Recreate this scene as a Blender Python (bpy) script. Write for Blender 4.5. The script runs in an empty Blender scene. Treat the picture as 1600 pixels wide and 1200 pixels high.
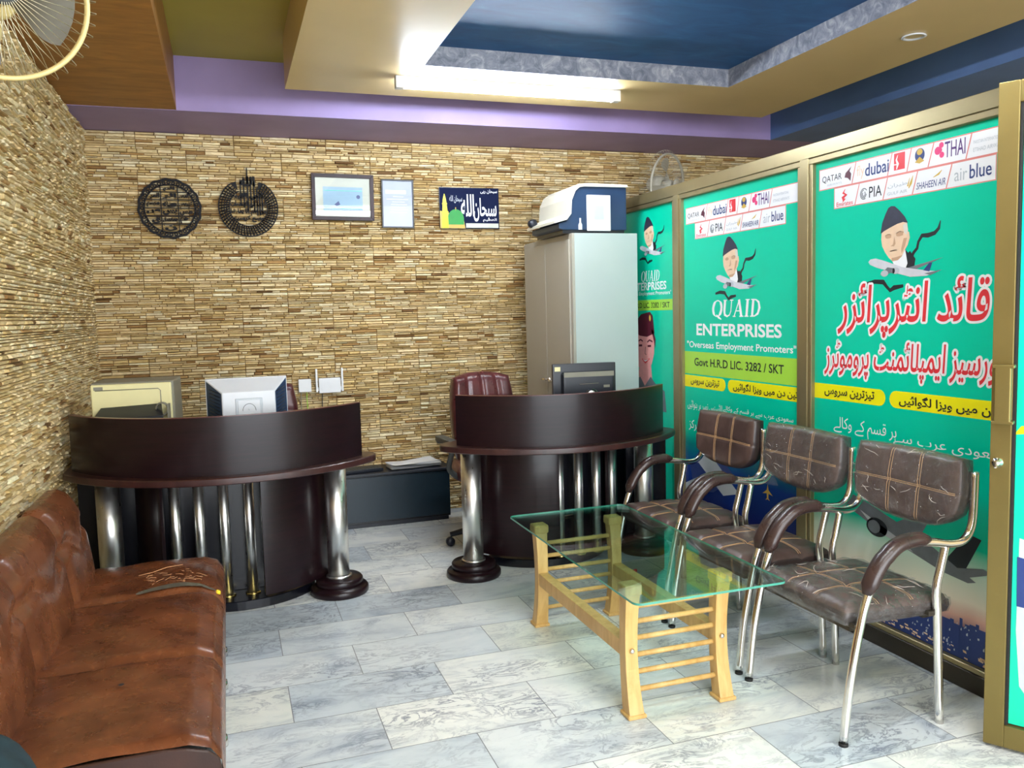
import bpy, bmesh, math, random
from math import sin, cos, pi, radians, sqrt, atan2, hypot
from mathutils import Vector, Matrix

random.seed(7)
scene = bpy.context.scene
COL = scene.collection

# ------------------------------------------------------------------ camera, light, exposure
cam_data = bpy.data.cameras.new('camera')
cam_data.sensor_width = 36.0
cam_data.lens = 29.198
cam_data.clip_start = 0.05
camera = bpy.data.objects.new('camera', cam_data)
COL.objects.link(camera)
camera.matrix_world = Matrix(((0.945364, 0.052408, -0.321778, 0.0),
                              (-0.325011, 0.074000, -0.942811, 0.0),
                              (-0.025600, 0.995880, 0.086990, 1.45),
                              (0, 0, 0, 1)))
scene.camera = camera

scene.view_settings.view_transform = 'Standard'
scene.view_settings.look = 'None'
scene.view_settings.gamma = 1.0
scene.view_settings.use_curve_mapping = False
scene.view_settings.exposure = 1.5

world = bpy.data.worlds.new('daylight')
scene.world = world
world.use_nodes = True
world.node_tree.nodes['Background'].inputs[0].default_value = (0.80, 0.90, 1.0, 1)
world.node_tree.nodes['Background'].inputs[1].default_value = 1.0

TUBE_POWER = 60.0
def area_light(name, loc, target, sx, sy, power, color):
    l = bpy.data.lights.new(name, 'AREA')
    l.shape = 'RECTANGLE'; l.size = sx; l.size_y = sy; l.energy = power; l.color = color
    o = bpy.data.objects.new(name, l); COL.objects.link(o)
    o.location = loc
    o.rotation_euler = (Vector(target) - Vector(loc)).to_track_quat('-Z', 'Y').to_euler()
    return o
# added fill light behind the camera, standing in for daylight
area_light('front_fill', (1.6, -1.55, 1.45), (1.4, 3.5, 1.1), 4.4, 2.2, 70, (0.95, 0.98, 1.0))

# ------------------------------------------------------------------ materials
def lin(c):
    return tuple(((v / 12.92) if v <= 0.04045 else ((v + 0.055) / 1.055) ** 2.4) for v in c)
def rgb(r, g, b):
    return lin((r / 255, g / 255, b / 255)) + (1.0,)

class NT:
    """small helper round a material's node tree"""
    def __init__(s, name):
        s.m = bpy.data.materials.new(name); s.m.use_nodes = True
        s.t = s.m.node_tree; s.b = s.t.nodes['Principled BSDF']; s.out = s.t.nodes['Material Output']
    def n(s, kind, **kw):
        x = s.t.nodes.new(kind)
        for k, v in kw.items():
            if k.startswith('i_'):
                key = k[2:]; key = int(key) if key.isdigit() else key.replace('_', ' ')
                x.inputs[key].default_value = v
            else: setattr(x, k, v)
        return x
    def l(s, a, b): s.t.links.new(a, b)
    def ramp(s, fac, stops, interp='LINEAR'):
        r = s.n('ShaderNodeValToRGB'); e = r.color_ramp.elements; r.color_ramp.interpolation = interp
        while len(e) < len(stops): e.new(0.5)
        for i, (p, c) in enumerate(stops): e[i].position = p; e[i].color = c
        s.l(fac, r.inputs[0]); return r.outputs[0]
    def coord(s, which='Object', scale=(1, 1, 1), rot=(0, 0, 0), loc=(0, 0, 0)):
        tc = s.n('ShaderNodeTexCoord'); mp = s.n('ShaderNodeMapping')
        mp.inputs['Scale'].default_value = scale; mp.inputs['Rotation'].default_value = rot; mp.inputs['Location'].default_value = loc
        s.l(tc.outputs[which], mp.inputs[0]); return mp.outputs[0]
    def noise(s, vec, scale, detail=4, rough=0.5, dist=0.0):
        x = s.n('ShaderNodeTexNoise'); x.inputs['Scale'].default_value = scale; x.inputs['Detail'].default_value = detail
        x.inputs['Roughness'].default_value = rough; x.inputs['Distortion'].default_value = dist
        s.l(vec, x.inputs['Vector']); return x.outputs['Fac']
    def bump(s, h, strength=0.2, dist=0.01):
        b = s.n('ShaderNodeBump'); b.inputs['Strength'].default_value = strength; b.inputs['Distance'].default_value = dist
        s.l(h, b.inputs['Height']); s.l(b.outputs[0], s.b.inputs['Normal'])
    def mix(s, fac, a, b, mode='MIX'):
        x = s.n('ShaderNodeMixRGB'); x.blend_type = mode
        for sock, v in ((x.inputs[0], fac), (x.inputs[1], a), (x.inputs[2], b)):
            if hasattr(v, 'is_output') or hasattr(v, 'links'): s.l(v, sock)
            else: sock.default_value = v
        return x.outputs[0]
    def setp(s, **kw):
        for k, v in kw.items(): s.b.inputs[k].default_value = v

def flat(name, col, rough=0.5, metal=0.0, spec=0.5, vary=0.06, scale=9.0, coat=0.0):
    t = NT(name)
    v = t.coord()
    f = t.noise(v, scale, 5)
    a = tuple(max(0, c * (1 - vary)) for c in col[:3]) + (1,); b = tuple(min(1, c * (1 + vary)) for c in col[:3]) + (1,)
    t.l(t.ramp(f, [(0.3, a), (0.7, b)]), t.b.inputs['Base Color'])
    t.setp(Roughness=rough, Metallic=metal)
    t.b.inputs['Specular IOR Level'].default_value = spec
    if coat: t.b.inputs['Coat Weight'].default_value = coat; t.b.inputs['Coat Roughness'].default_value = 0.08
    return t.m

def chrome(name, col=(0.86, 0.84, 0.80, 1), rough=0.15):
    t = NT(name); f = t.noise(t.coord(), 30, 3)
    r = t.n('ShaderNodeMapRange'); r.inputs[3].default_value = rough * 0.7; r.inputs[4].default_value = rough * 1.4
    t.l(f, r.inputs[0]); t.l(r.outputs[0], t.b.inputs['Roughness'])
    t.setp(**{'Base Color': col, 'Metallic': 1.0}); return t.m

def leather(name, c1, c2, rough=0.38, scale=7, wear=None):
    t = NT(name); v = t.coord()
    f = t.noise(v, scale, 7, 0.62)
    c = t.ramp(f, [(0.32, c1), (0.68, c2)])
    if wear:
        w = t.noise(v, 26, 6, 0.7); c = t.mix(t.ramp(w, [(0.60, (0, 0, 0, 1)), (0.78, (0.55, 0.55, 0.55, 1))]), c, wear)
    t.l(c, t.b.inputs['Base Color'])
    vo = t.n('ShaderNodeTexVoronoi'); vo.inputs['Scale'].default_value = 170; t.l(v, vo.inputs['Vector'])
    h = t.mix(0.5, vo.outputs['Distance'], f)
    t.bump(h, 0.12, 0.0022)
    rr = t.n('ShaderNodeMapRange'); rr.inputs[3].default_value = rough - 0.07; rr.inputs[4].default_value = rough + 0.1
    t.l(t.noise(v, 14, 4), rr.inputs[0]); t.l(rr.outputs[0], t.b.inputs['Roughness'])
    return t.m

def wood(name, c1, c2, axis_scale, rough=0.4, coat=0.0, scale=6):
    t = NT(name); v = t.coord(scale=axis_scale)
    f = t.noise(v, scale, 6, 0.6, 0.6)
    t.l(t.ramp(f, [(0.3, c1), (0.7, c2)]), t.b.inputs['Base Color'])
    t.setp(Roughness=rough); t.bump(f, 0.05, 0.003)
    if coat: t.b.inputs['Coat Weight'].default_value = coat; t.b.inputs['Coat Roughness'].default_value = 0.12
    return t.m

def stone_mat(name):
    t = NT(name)
    at = t.n('ShaderNodeVertexColor'); at.layer_name = 'stone'
    f = t.noise(t.coord(scale=(3, 3, 14)), 9, 6, 0.65)
    c = t.mix(1.0, at.outputs['Color'], t.ramp(f, [(0.28, (0.62, 0.56, 0.48, 1)), (0.68, (1.0, 1.0, 1.0, 1))]), 'MULTIPLY')
    t.l(c, t.b.inputs['Base Color']); t.setp(Roughness=0.72); t.b.inputs['Specular IOR Level'].default_value = 0.25
    t.bump(t.noise(t.coord(scale=(1, 1, 2.5)), 60, 6, 0.7), 0.5, 0.006)
    return t.m

def marble_floor():
    t = NT('marble_tiles')
    tc = t.n('ShaderNodeTexCoord'); sp = t.n('ShaderNodeSeparateXYZ'); t.l(tc.outputs['Object'], sp.inputs[0])
    def mth(op, a, b=None):
        m = t.n('ShaderNodeMath'); m.operation = op
        for i, v in enumerate((a, b)):
            if v is None: continue
            if hasattr(v, 'links'): t.l(v, m.inputs[i])
            else: m.inputs[i].default_value = v
        return m.outputs[0]
    PY, PX = 0.3135, 0.591
    ry = mth('DIVIDE', mth('SUBTRACT', sp.outputs['Y'], 2.661), PY)
    row = mth('FLOOR', ry); fy = mth('SUBTRACT', ry, row)
    par = mth('MODULO', mth('ABSOLUTE', row), 2.0)
    rx = mth('DIVIDE', mth('SUBTRACT', mth('SUBTRACT', sp.outputs['X'], 0.452), mth('MULTIPLY', par, PX * 0.5)), PX)
    colx = mth('FLOOR', rx); fx = mth('SUBTRACT', rx, colx)
    dx = mth('MULTIPLY', mth('MINIMUM', fx, mth('SUBTRACT', 1.0, fx)), PX)
    dy = mth('MULTIPLY', mth('MINIMUM', fy, mth('SUBTRACT', 1.0, fy)), PY)
    d = mth('MINIMUM', dx, dy)
    grout = mth('LESS_THAN', d, 0.0017)
    cx = t.n('ShaderNodeCombineXYZ'); t.l(row, cx.inputs[0]); t.l(colx, cx.inputs[1])
    wn = t.n('ShaderNodeTexWhiteNoise'); wn.noise_dimensions = '3D'; t.l(cx.outputs[0], wn.inputs['Vector'])
    off = t.n('ShaderNodeVectorMath'); off.operation = 'MULTIPLY_ADD'
    t.l(wn.outputs['Color'], off.inputs[0]); off.inputs[1].default_value = (9, 9, 9); t.l(tc.outputs['Object'], off.inputs[2])
    mp = t.n('ShaderNodeMapping'); mp.inputs['Rotation'].default_value = (0, 0, 0.7); mp.inputs['Scale'].default_value = (1.0, 2.3, 1)
    t.l(off.outputs[0], mp.inputs[0]); v = mp.outputs[0]
    broad = t.noise(v, 2.2, 6, 0.62, 0.8)
    base = t.ramp(broad, [(0.24, rgb(128, 140, 158)), (0.35, rgb(196, 202, 206)), (0.50, rgb(226, 229, 226)), (0.72, rgb(240, 240, 235))])
    tone = t.ramp(wn.outputs['Value'], [(0.0, rgb(216, 224, 234)), (0.5, (1, 1, 1, 1)), (1.0, rgb(246, 246, 240))])
    base = t.mix(1.0, base, tone, 'MULTIPLY')
    vn = t.noise(v, 5.5, 9, 0.66, 1.6)
    vein = t.ramp(vn, [(0.455, (0, 0, 0, 1)), (0.495, (1, 1, 1, 1)), (0.505, (1, 1, 1, 1)), (0.545, (0, 0, 0, 1))])
    gate = t.ramp(t.noise(v, 1.7, 4, 0.6), [(0.40, (0, 0, 0, 1)), (0.66, (0.8, 0.8, 0.8, 1))])
    vf = t.mix(1.0, vein, gate, 'MULTIPLY')
    c = t.mix(vf, base, rgb(92, 100, 122))
    fleck = t.ramp(t.noise(v, 28, 6, 0.75), [(0.60, (0, 0, 0, 1)), (0.75, (0.35, 0.35, 0.35, 1))])
    c = t.mix(fleck, c, rgb(120, 130, 140))
    c = t.mix(grout, c, rgb(118, 122, 126))
    t.l(c, t.b.inputs['Base Color'])
    t.setp(Roughness=0.30); t.b.inputs['Specular IOR Level'].default_value = 0.45
    return t.m

def glass_mat(name, tint, refl=1.0):
    """clear architectural glass: tinted transmission, Fresnel reflection"""
    t = NT(name)
    fr = t.n('ShaderNodeFresnel'); ge = t.n('ShaderNodeNewGeometry'); mr = t.n('ShaderNodeMapRange')
    mr.inputs[3].default_value = 1.5; mr.inputs[4].default_value = 1 / 1.5      # same reflectance from either side of the sheet
    t.l(ge.outputs['Backfacing'], mr.inputs[0]); t.l(mr.outputs[0], fr.inputs['IOR'])
    tr = t.n('ShaderNodeBsdfTransparent'); tr.inputs[0].default_value = tint
    gl = t.n('ShaderNodeBsdfGlossy'); gl.inputs['Roughness'].default_value = 0.01; gl.inputs[0].default_value = (1, 1, 1, 1)
    mx = t.n('ShaderNodeMixShader'); t.l(fr.outputs[0], mx.inputs[0]); t.l(tr.outputs[0], mx.inputs[1]); t.l(gl.outputs[0], mx.inputs[2])
    t.l(mx.outputs[0], t.out.inputs[0]); return t.m

def film_mat(name):
    """thin crinkled polythene"""
    t = NT(name)
    v = t.coord()
    h = t.noise(v, 16, 5, 0.6, 2.2)
    bp = t.n('ShaderNodeBump'); bp.inputs['Strength'].default_value = 0.9; bp.inputs['Distance'].default_value = 0.03; t.l(h, bp.inputs['Height'])
    fr = t.n('ShaderNodeFresnel'); ge = t.n('ShaderNodeNewGeometry'); mr = t.n('ShaderNodeMapRange'); mr.inputs[3].default_value = 1.5; mr.inputs[4].default_value = 1 / 1.5; t.l(ge.outputs['Backfacing'], mr.inputs[0]); t.l(mr.outputs[0], fr.inputs['IOR']); t.l(bp.outputs[0], fr.inputs['Normal'])
    tr = t.n('ShaderNodeBsdfTransparent'); tr.inputs[0].default_value = (0.95, 0.95, 0.95, 1)
    gl = t.n('ShaderNodeBsdfGlossy'); gl.inputs['Roughness'].default_value = 0.12; t.l(bp.outputs[0], gl.inputs['Normal'])
    df = t.n('ShaderNodeBsdfDiffuse'); df.inputs[0].default_value = (0.8, 0.8, 0.78, 1)
    m0 = t.n('ShaderNodeMixShader'); m0.inputs[0].default_value = 0.025; t.l(tr.outputs[0], m0.inputs[1]); t.l(df.outputs[0], m0.inputs[2])
    mx = t.n('ShaderNodeMixShader'); t.l(fr.outputs[0], mx.inputs[0]); t.l(m0.outputs[0], mx.inputs[1]); t.l(gl.outputs[0], mx.inputs[2])
    t.l(mx.outputs[0], t.out.inputs[0]); return t.m

def emit_mat(name, col, strength):
    t = NT(name); e = t.n('ShaderNodeEmission'); e.inputs[0].default_value = col; e.inputs[1].default_value = strength
    t.l(e.outputs[0], t.out.inputs[0]); return t.m

def grad_print(name, stops, y0, y1, rough=0.25):
    """printed vinyl: colour bands up the sheet (object Y)"""
    t = NT(name); sp = t.n('ShaderNodeSeparateXYZ'); t.l(t.coord(), sp.inputs[0])
    mr = t.n('ShaderNodeMapRange'); mr.inputs[1].default_value = y0; mr.inputs[2].default_value = y1
    wob = t.n('ShaderNodeMath'); wob.operation = 'MULTIPLY_ADD'
    t.l(t.noise(t.coord(), 2.2, 3), wob.inputs[0]); wob.inputs[1].default_value = 0.10; t.l(sp.outputs['Y'], wob.inputs[2])
    t.l(wob.outputs[0], mr.inputs[0])
    t.l(t.ramp(mr.outputs[0], stops), t.b.inputs['Base Color'])
    t.setp(Roughness=rough); t.b.inputs['Specular IOR Level'].default_value = 0.3
    return t.m

M = {}
M['stone'] = stone_mat('ledger_stone')
M['floor'] = marble_floor()
M['stone_gap'] = flat('stone_gap', rgb(92, 66, 36), 0.9)
M['lilac'] = flat('lilac_paint', rgb(148, 128, 172), 0.55, vary=0.10, scale=3)
M['beam_blue'] = flat('beam_blue_tone', rgb(84, 112, 160), 0.55, vary=0.12, scale=3)  # bluer tone, used on the right beam alone
M['brown_paint'] = wood('brown_board', rgb(132, 86, 32), rgb(168, 114, 46), (1.2, 4, 1), 0.5, scale=4)
M['olive'] = flat('olive_paint', rgb(160, 146, 52), 0.6, vary=0.08, scale=2)
M['tan'] = flat('tan_paint', rgb(200, 174, 124), 0.38, vary=0.07, scale=2)
t_ = NT('recess_blue'); f_ = t_.noise(t_.coord(scale=(1.6, 4, 1)), 2.2, 6, 0.6, 1.0)
t_.l(t_.ramp(f_, [(0.30, rgb(18, 68, 114)), (0.60, rgb(26, 84, 134)), (0.85, rgb(52, 112, 160))]), t_.b.inputs['Base Color']); t_.setp(Roughness=0.6); M['recess_blue'] = t_.m
t_ = NT('marbled_trim'); f_ = t_.noise(t_.coord(), 14, 7, 0.7, 1.2)
t_.l(t_.ramp(f_, [(0.35, rgb(92, 96, 108)), (0.52, rgb(126, 128, 138)), (0.70, rgb(172, 170, 172))]), t_.b.inputs['Base Color']); t_.setp(Roughness=0.5); M['marbled'] = t_.m
M['alu'] = flat('champagne_aluminium', rgb(164, 150, 112), 0.36, 0.75, vary=0.04)
M['door_metal'] = flat('antique_gold_aluminium', rgb(132, 116, 68), 0.36, 0.7, vary=0.04)
M['alu_dark'] = flat('bronze_aluminium', rgb(64, 58, 48), 0.4, 0.5, vary=0.05)
M['glass'] = glass_mat('pane_glass', (0.9, 0.97, 0.95, 1))
M['clear_glass'] = glass_mat('picture_glass', (0.98, 0.98, 0.98, 1))
M['table_glass'] = glass_mat('table_glass', (0.80, 0.93, 0.89, 1))
M['glass_edge'] = flat('green_glass_edge', rgb(70, 150, 130), 0.1, vary=0.1, coat=0.5)
M['desk'] = wood('dark_mahogany', rgb(19, 8, 12), rgb(32, 14, 18), (1, 1, 16), 0.32, 0.12, 5)
M['desk'].node_tree.nodes['Principled BSDF'].inputs['Specular IOR Level'].default_value = 0.28
M['desk_edge'] = flat('mahogany_edge', rgb(84, 40, 38), 0.3, vary=0.1)
M['desk_black'] = flat('black_laminate', rgb(14, 14, 22), 0.25, vary=0.1)
M['teal_laminate'] = flat('dark_teal_laminate', rgb(8, 30, 42), 0.3, vary=0.1)
M['slab'] = wood('brown_worktop', rgb(42, 20, 20), rgb(64, 34, 30), (3, 1, 1), 0.34, 0.1, 5)
M['chrome'] = chrome('chrome')
M['steel'] = chrome('brushed_steel', (0.86, 0.85, 0.82, 1), 0.30)
M['brass'] = chrome('brass', (0.85, 0.66, 0.22, 1), 0.2)
M['black_iron'] = flat('black_iron', rgb(14, 12, 15), 0.6, spec=0.25, vary=0.15)
M['black_plastic'] = flat('black_plastic', rgb(22, 26, 36), 0.35, vary=0.1)
M['navy_plastic'] = flat('navy_plastic', rgb(24, 52, 84), 0.4, vary=0.08)
M['white_plastic'] = flat('white_plastic', rgb(226, 226, 226), 0.4, vary=0.03)
M['silver_plastic'] = flat('silver_plastic', rgb(206, 208, 212), 0.35, vary=0.03)
M['grey_plastic'] = flat('grey_plastic', rgb(128, 124, 108), 0.5, vary=0.05)
M['dark_grey'] = flat('dark_grey_plastic', rgb(70, 72, 70), 0.5, vary=0.06)
M['cream_plastic'] = flat('cream_plastic', rgb(226, 216, 160), 0.45, vary=0.03)
M['cabinet'] = flat('grey_steel_paint', rgb(178, 188, 184), 0.42, vary=0.03, scale=3)
M['cabinet_front'] = flat('grey_steel_doors', rgb(166, 160, 146), 0.42, vary=0.03, scale=3)
M['paper'] = flat('white_paper', rgb(236, 236, 236), 0.7, vary=0.03)
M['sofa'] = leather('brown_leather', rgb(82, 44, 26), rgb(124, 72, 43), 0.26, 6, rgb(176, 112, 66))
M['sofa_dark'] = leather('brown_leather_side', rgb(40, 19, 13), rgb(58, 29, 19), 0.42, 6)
M['chair_leather'] = leather('chocolate_leatherette', rgb(66, 48, 44), rgb(92, 72, 66), 0.33, 9)
M['chair_side'] = leather('dark_leatherette', rgb(44, 32, 32), rgb(58, 44, 42), 0.36, 9)
M['burgundy'] = leather('burgundy_leather', rgb(64, 24, 28), rgb(96, 44, 46), 0.28, 8)
M['thread'] = flat('tan_thread', rgb(190, 150, 106), 0.6)
M['armpad'] = leather('arm_pad_leather', rgb(44, 30, 28), rgb(64, 46, 42), 0.26, 9)
M['film'] = film_mat('clear_polythene')
M['glint_film'] = flat('crease_highlights', rgb(196, 186, 176), 0.2, vary=0.05, coat=0.4)  # pale colour stands in for highlights along the film's creases
M['pine'] = wood('pine', rgb(190, 146, 80), rgb(218, 178, 112), (4, 4, 0.7), 0.45, 0.1, 7)
M['tube'] = emit_mat('lit_tube', (0.76, 0.86, 1.0, 1), TUBE_POWER)
M['green'] = flat('green_vinyl', rgb(0, 200, 162), 0.28, vary=0.03, scale=2)
M['leaf_green'] = flat('dome_green', rgb(30, 150, 56), 0.5, vary=0.1)
M['night'] = flat('poster_navy', rgb(14, 24, 58), 0.7, spec=0.15, vary=0.1)
M['offwhite'] = flat('off_white_plastic', rgb(216, 212, 196), 0.4, vary=0.03)
M['lime'] = flat('lime_print', rgb(168, 220, 72), 0.3, vary=0.02)
M['yellow'] = flat('yellow_print', rgb(246, 236, 20), 0.3, vary=0.02)
M['white'] = flat('white_print', rgb(240, 240, 242), 0.35, vary=0.02)
M['red'] = flat('red_print', rgb(226, 52, 62), 0.35, vary=0.03)
M['salmon'] = flat('salmon_print', rgb(220, 130, 122), 0.35, vary=0.03)
M['ink'] = flat('black_print', rgb(28, 34, 40), 0.4, vary=0.05)
M['cap_ink'] = flat('wool_cap_print', rgb(44, 46, 66), 0.5, vary=0.15, scale=40)
M['skin_shade'] = flat('portrait_skin_brown', rgb(196, 156, 124), 0.45, vary=0.05)
M['navy'] = flat('navy_print', rgb(40, 60, 120), 0.4, vary=0.05)
M['purple'] = flat('purple_print', rgb(84, 40, 116), 0.4, vary=0.05)
M['pink'] = flat('pink_print', rgb(226, 56, 120), 0.4, vary=0.05)
M['orange'] = flat('pale_orange_print', rgb(240, 206, 170), 0.4, vary=0.03)
M['palegrey'] = flat('pale_grey_print', rgb(184, 190, 196), 0.4, vary=0.03)
M['gold'] = flat('gold_print', rgb(206, 170, 70), 0.4, vary=0.05)
M['skin'] = flat('portrait_skin', rgb(232, 200, 168), 0.45, vary=0.05, scale=30)
M['skin_pink'] = flat('portrait_skin_pink', rgb(240, 170, 166), 0.45, vary=0.06, scale=30)
M['hair_white'] = flat('portrait_hair', rgb(214, 208, 196), 0.45, vary=0.06)
M['maroon'] = flat('maroon_print', rgb(92, 28, 48), 0.45, vary=0.08)
M['planewhite'] = flat('aircraft_print', rgb(206, 206, 214), 0.4, vary=0.08, scale=20)
M['planegrey'] = flat('aircraft_grey_print', rgb(110, 116, 122), 0.4, vary=0.12, scale=20)
M['teal_cloth'] = flat('dark_teal_cloth', rgb(14, 40, 48), 0.85, vary=0.2, scale=30)
M['blue_bag'] = flat('blue_plastic_bag', rgb(20, 90, 210), 0.3, vary=0.1)
M['yellow_foam'] = flat('yellow_foam', rgb(224, 190, 40), 0.8)
M['tear'] = leather('bare_backing', rgb(76, 70, 58), rgb(98, 92, 76), 0.7, 12)
M['crease'] = flat('crease_scuff', rgb(196, 142, 98), 0.6)
M['rubber'] = flat('black_rubber', rgb(20, 20, 20), 0.7)

# ------------------------------------------------------------------ mesh helpers
class B:
    def __init__(s): s.bm = bmesh.new()
    def add(s, verts, faces, mi=0, smooth=False):
        vs = [s.bm.verts.new(v) for v in verts]
        for f in faces:
            try:
                fc = s.bm.faces.new([vs[i] for i in f]); fc.material_index = mi; fc.smooth = smooth
            except ValueError: pass
        return vs
    def box(s, x0, x1, y0, y1, z0, z1, mi=0, mat=None):
        v = [(x0, y0, z0), (x1, y0, z0), (x1, y1, z0), (x0, y1, z0), (x0, y0, z1), (x1, y0, z1), (x1, y1, z1), (x0, y1, z1)]
        if mat: v = [tuple(mat @ Vector(p)) for p in v]
        s.add(v, [(0, 3, 2, 1), (4, 5, 6, 7), (0, 1, 5, 4), (1, 2, 6, 5), (2, 3, 7, 6), (3, 0, 4, 7)], mi); return s
    def tube(s, pts, r, n=10, mi=0, closed=False, cap=True):
        P = [Vector(p) for p in pts]; k = len(P); rings = []
        R = r if isinstance(r, (list, tuple)) else [r] * k
        up = None
        for i in range(k):
            a = P[(i - 1) % k] if (closed or i > 0) else P[i]; b = P[(i + 1) % k] if (closed or i < k - 1) else P[i]
            t = (b - a); t = t.normalized() if t.length > 1e-9 else Vector((0, 0, 1))
            if up is None:
                up = Vector((0, 0, 1)) if abs(t.z) < 0.9 else Vector((1, 0, 0))
            u = (up - t * up.dot(t))
            u = u.normalized() if u.length > 1e-6 else t.orthogonal().normalized()
            w = t.cross(u); up = u
            rings.append([s.bm.verts.new(P[i] + (u * cos(2 * pi * j / n) + w * sin(2 * pi * j / n)) * R[i]) for j in range(n)])
        for i in range(k if closed else k - 1):
            A, C = rings[i], rings[(i + 1) % k]
            for j in range(n):
                f = s.bm.faces.new((A[j], A[(j + 1) % n], C[(j + 1) % n], C[j])); f.smooth = True; f.material_index = mi
        if cap and not closed:
            f = s.bm.faces.new(rings[0][::-1]); f.material_index = mi
            f = s.bm.faces.new(rings[-1]); f.material_index = mi
        return s
    def lathe(s, prof, n=32, c=(0, 0, 0), mi=0, axis=None, smooth=True):
        rings = []; c = Vector(c)
        rot = Vector((0, 0, 1)).rotation_difference(Vector(axis)).to_matrix() if axis else Matrix.Identity(3)
        for r, z in prof:
            if r < 1e-6: rings.append([s.bm.verts.new(c + rot @ Vector((0, 0, z)))])
            else: rings.append([s.bm.verts.new(c + rot @ Vector((r * cos(2 * pi * j / n), r * sin(2 * pi * j / n), z))) for j in range(n)])
        for A, C in zip(rings, rings[1:]):
            for j in range(n):
                q = (j + 1) % n
                if len(A) == 1 and len(C) == 1: continue
                if len(A) == 1: vs = (A[0], C[q], C[j])
                elif len(C) == 1: vs = (A[j], A[q], C[0])
                else: vs = (A[j], A[q], C[q], C[j])
                f = s.bm.faces.new(vs); f.smooth = smooth; f.material_index = mi
        return s
    def prism(s, poly, z0, z1, mi=0, mat=None, flatten=False):
        """polygon in XY pulled from z0 to z1"""
        n = len(poly)
        a = sum(poly[i][0] * poly[(i + 1) % n][1] - poly[(i + 1) % n][0] * poly[i][1] for i in range(n))
        if a < 0: poly = poly[::-1]
        tr = (lambda p: tuple(mat @ Vector(p))) if mat else (lambda p: p)
        if abs(z1 - z0) < 1e-9:
            s.add([tr((x, y, z0)) for x, y in poly], [tuple(range(n))], mi); return s
        v = [tr((x, y, z0)) for x, y in poly] + [tr((x, y, z1)) for x, y in poly]
        s.add(v, [tuple(range(n))[::-1], tuple(range(n, 2 * n))] + [(i, (i + 1) % n, n + (i + 1) % n, n + i) for i in range(n)], mi); return s
    def grid(s, fn, nu, nv, mi=0, smooth=True, flip=False):
        g = [[s.bm.verts.new(fn(i / nu, j / nv)) for j in range(nv + 1)] for i in range(nu + 1)]
        for i in range(nu):
            for j in range(nv):
                q = (g[i][j], g[i + 1][j], g[i + 1][j + 1], g[i][j + 1])
                f = s.bm.faces.new(q[::-1] if flip else q); f.smooth = smooth; f.material_index = mi
        return g
    def bevel(s, w, seg=2, angle=0.6):
        s.bm.normal_update()
        ed = [e for e in s.bm.edges if len(e.link_faces) == 2 and e.calc_face_angle(0) > angle]
        if ed: bmesh.ops.bevel(s.bm, geom=ed, offset=w, segments=seg, profile=0.7, affect='EDGES', clamp_overlap=True)
        return s
    def obj(s, name, mats, parent=None, loc=(0, 0, 0), rot=(0, 0, 0)):
        s.bm.normal_update()
        me = bpy.data.meshes.new(name); s.bm.to_mesh(me); s.bm.free()
        for m in (mats if isinstance(mats, (list, tuple)) else [mats]): me.materials.append(M[m] if isinstance(m, str) else m)
        o = bpy.data.objects.new(name, me); COL.objects.link(o)
        o.location = loc; o.rotation_euler = rot
        if parent: o.parent = parent
        return o

def tag(o, label, cat, group=None):
    o['label'] = label; o['category'] = cat
    if group: o['group'] = group
    return o
def thing(name, label, cat, loc=(0, 0, 0), rz=0.0, group=None):
    o = bpy.data.objects.new(name, None); o.empty_display_size = 0.1
    COL.objects.link(o); o.location = loc; o.rotation_euler = (0, 0, rz)
    return tag(o, label, cat, group)
def struct(o): o['kind'] = 'structure'; return o
def dup(root, loc, label, rz=None):
    r = root.copy(); COL.objects.link(r); r.location = loc; r['label'] = label
    if rz is not None: r.rotation_euler = (0, 0, rz)
    for ch in list(root.children):
        c = ch.copy(); COL.objects.link(c); c.parent = r
        for g in list(ch.children):
            d = g.copy(); COL.objects.link(d); d.parent = c
    return r

def smooth_path(pts, n=6):
    P = [Vector(p) for p in pts]; out = []
    for i in range(len(P) - 1):
        p0 = P[max(i - 1, 0)]; p1 = P[i]; p2 = P[i + 1]; p3 = P[min(i + 2, len(P) - 1)]
        for k in range(n):
            t = k / n
            out.append(0.5 * ((2 * p1) + (p2 - p0) * t + (2 * p0 - 5 * p1 + 4 * p2 - p3) * t * t + (3 * p1 - p0 - 3 * p2 + p3) * t ** 3))
    out.append(P[-1]); return out

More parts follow.
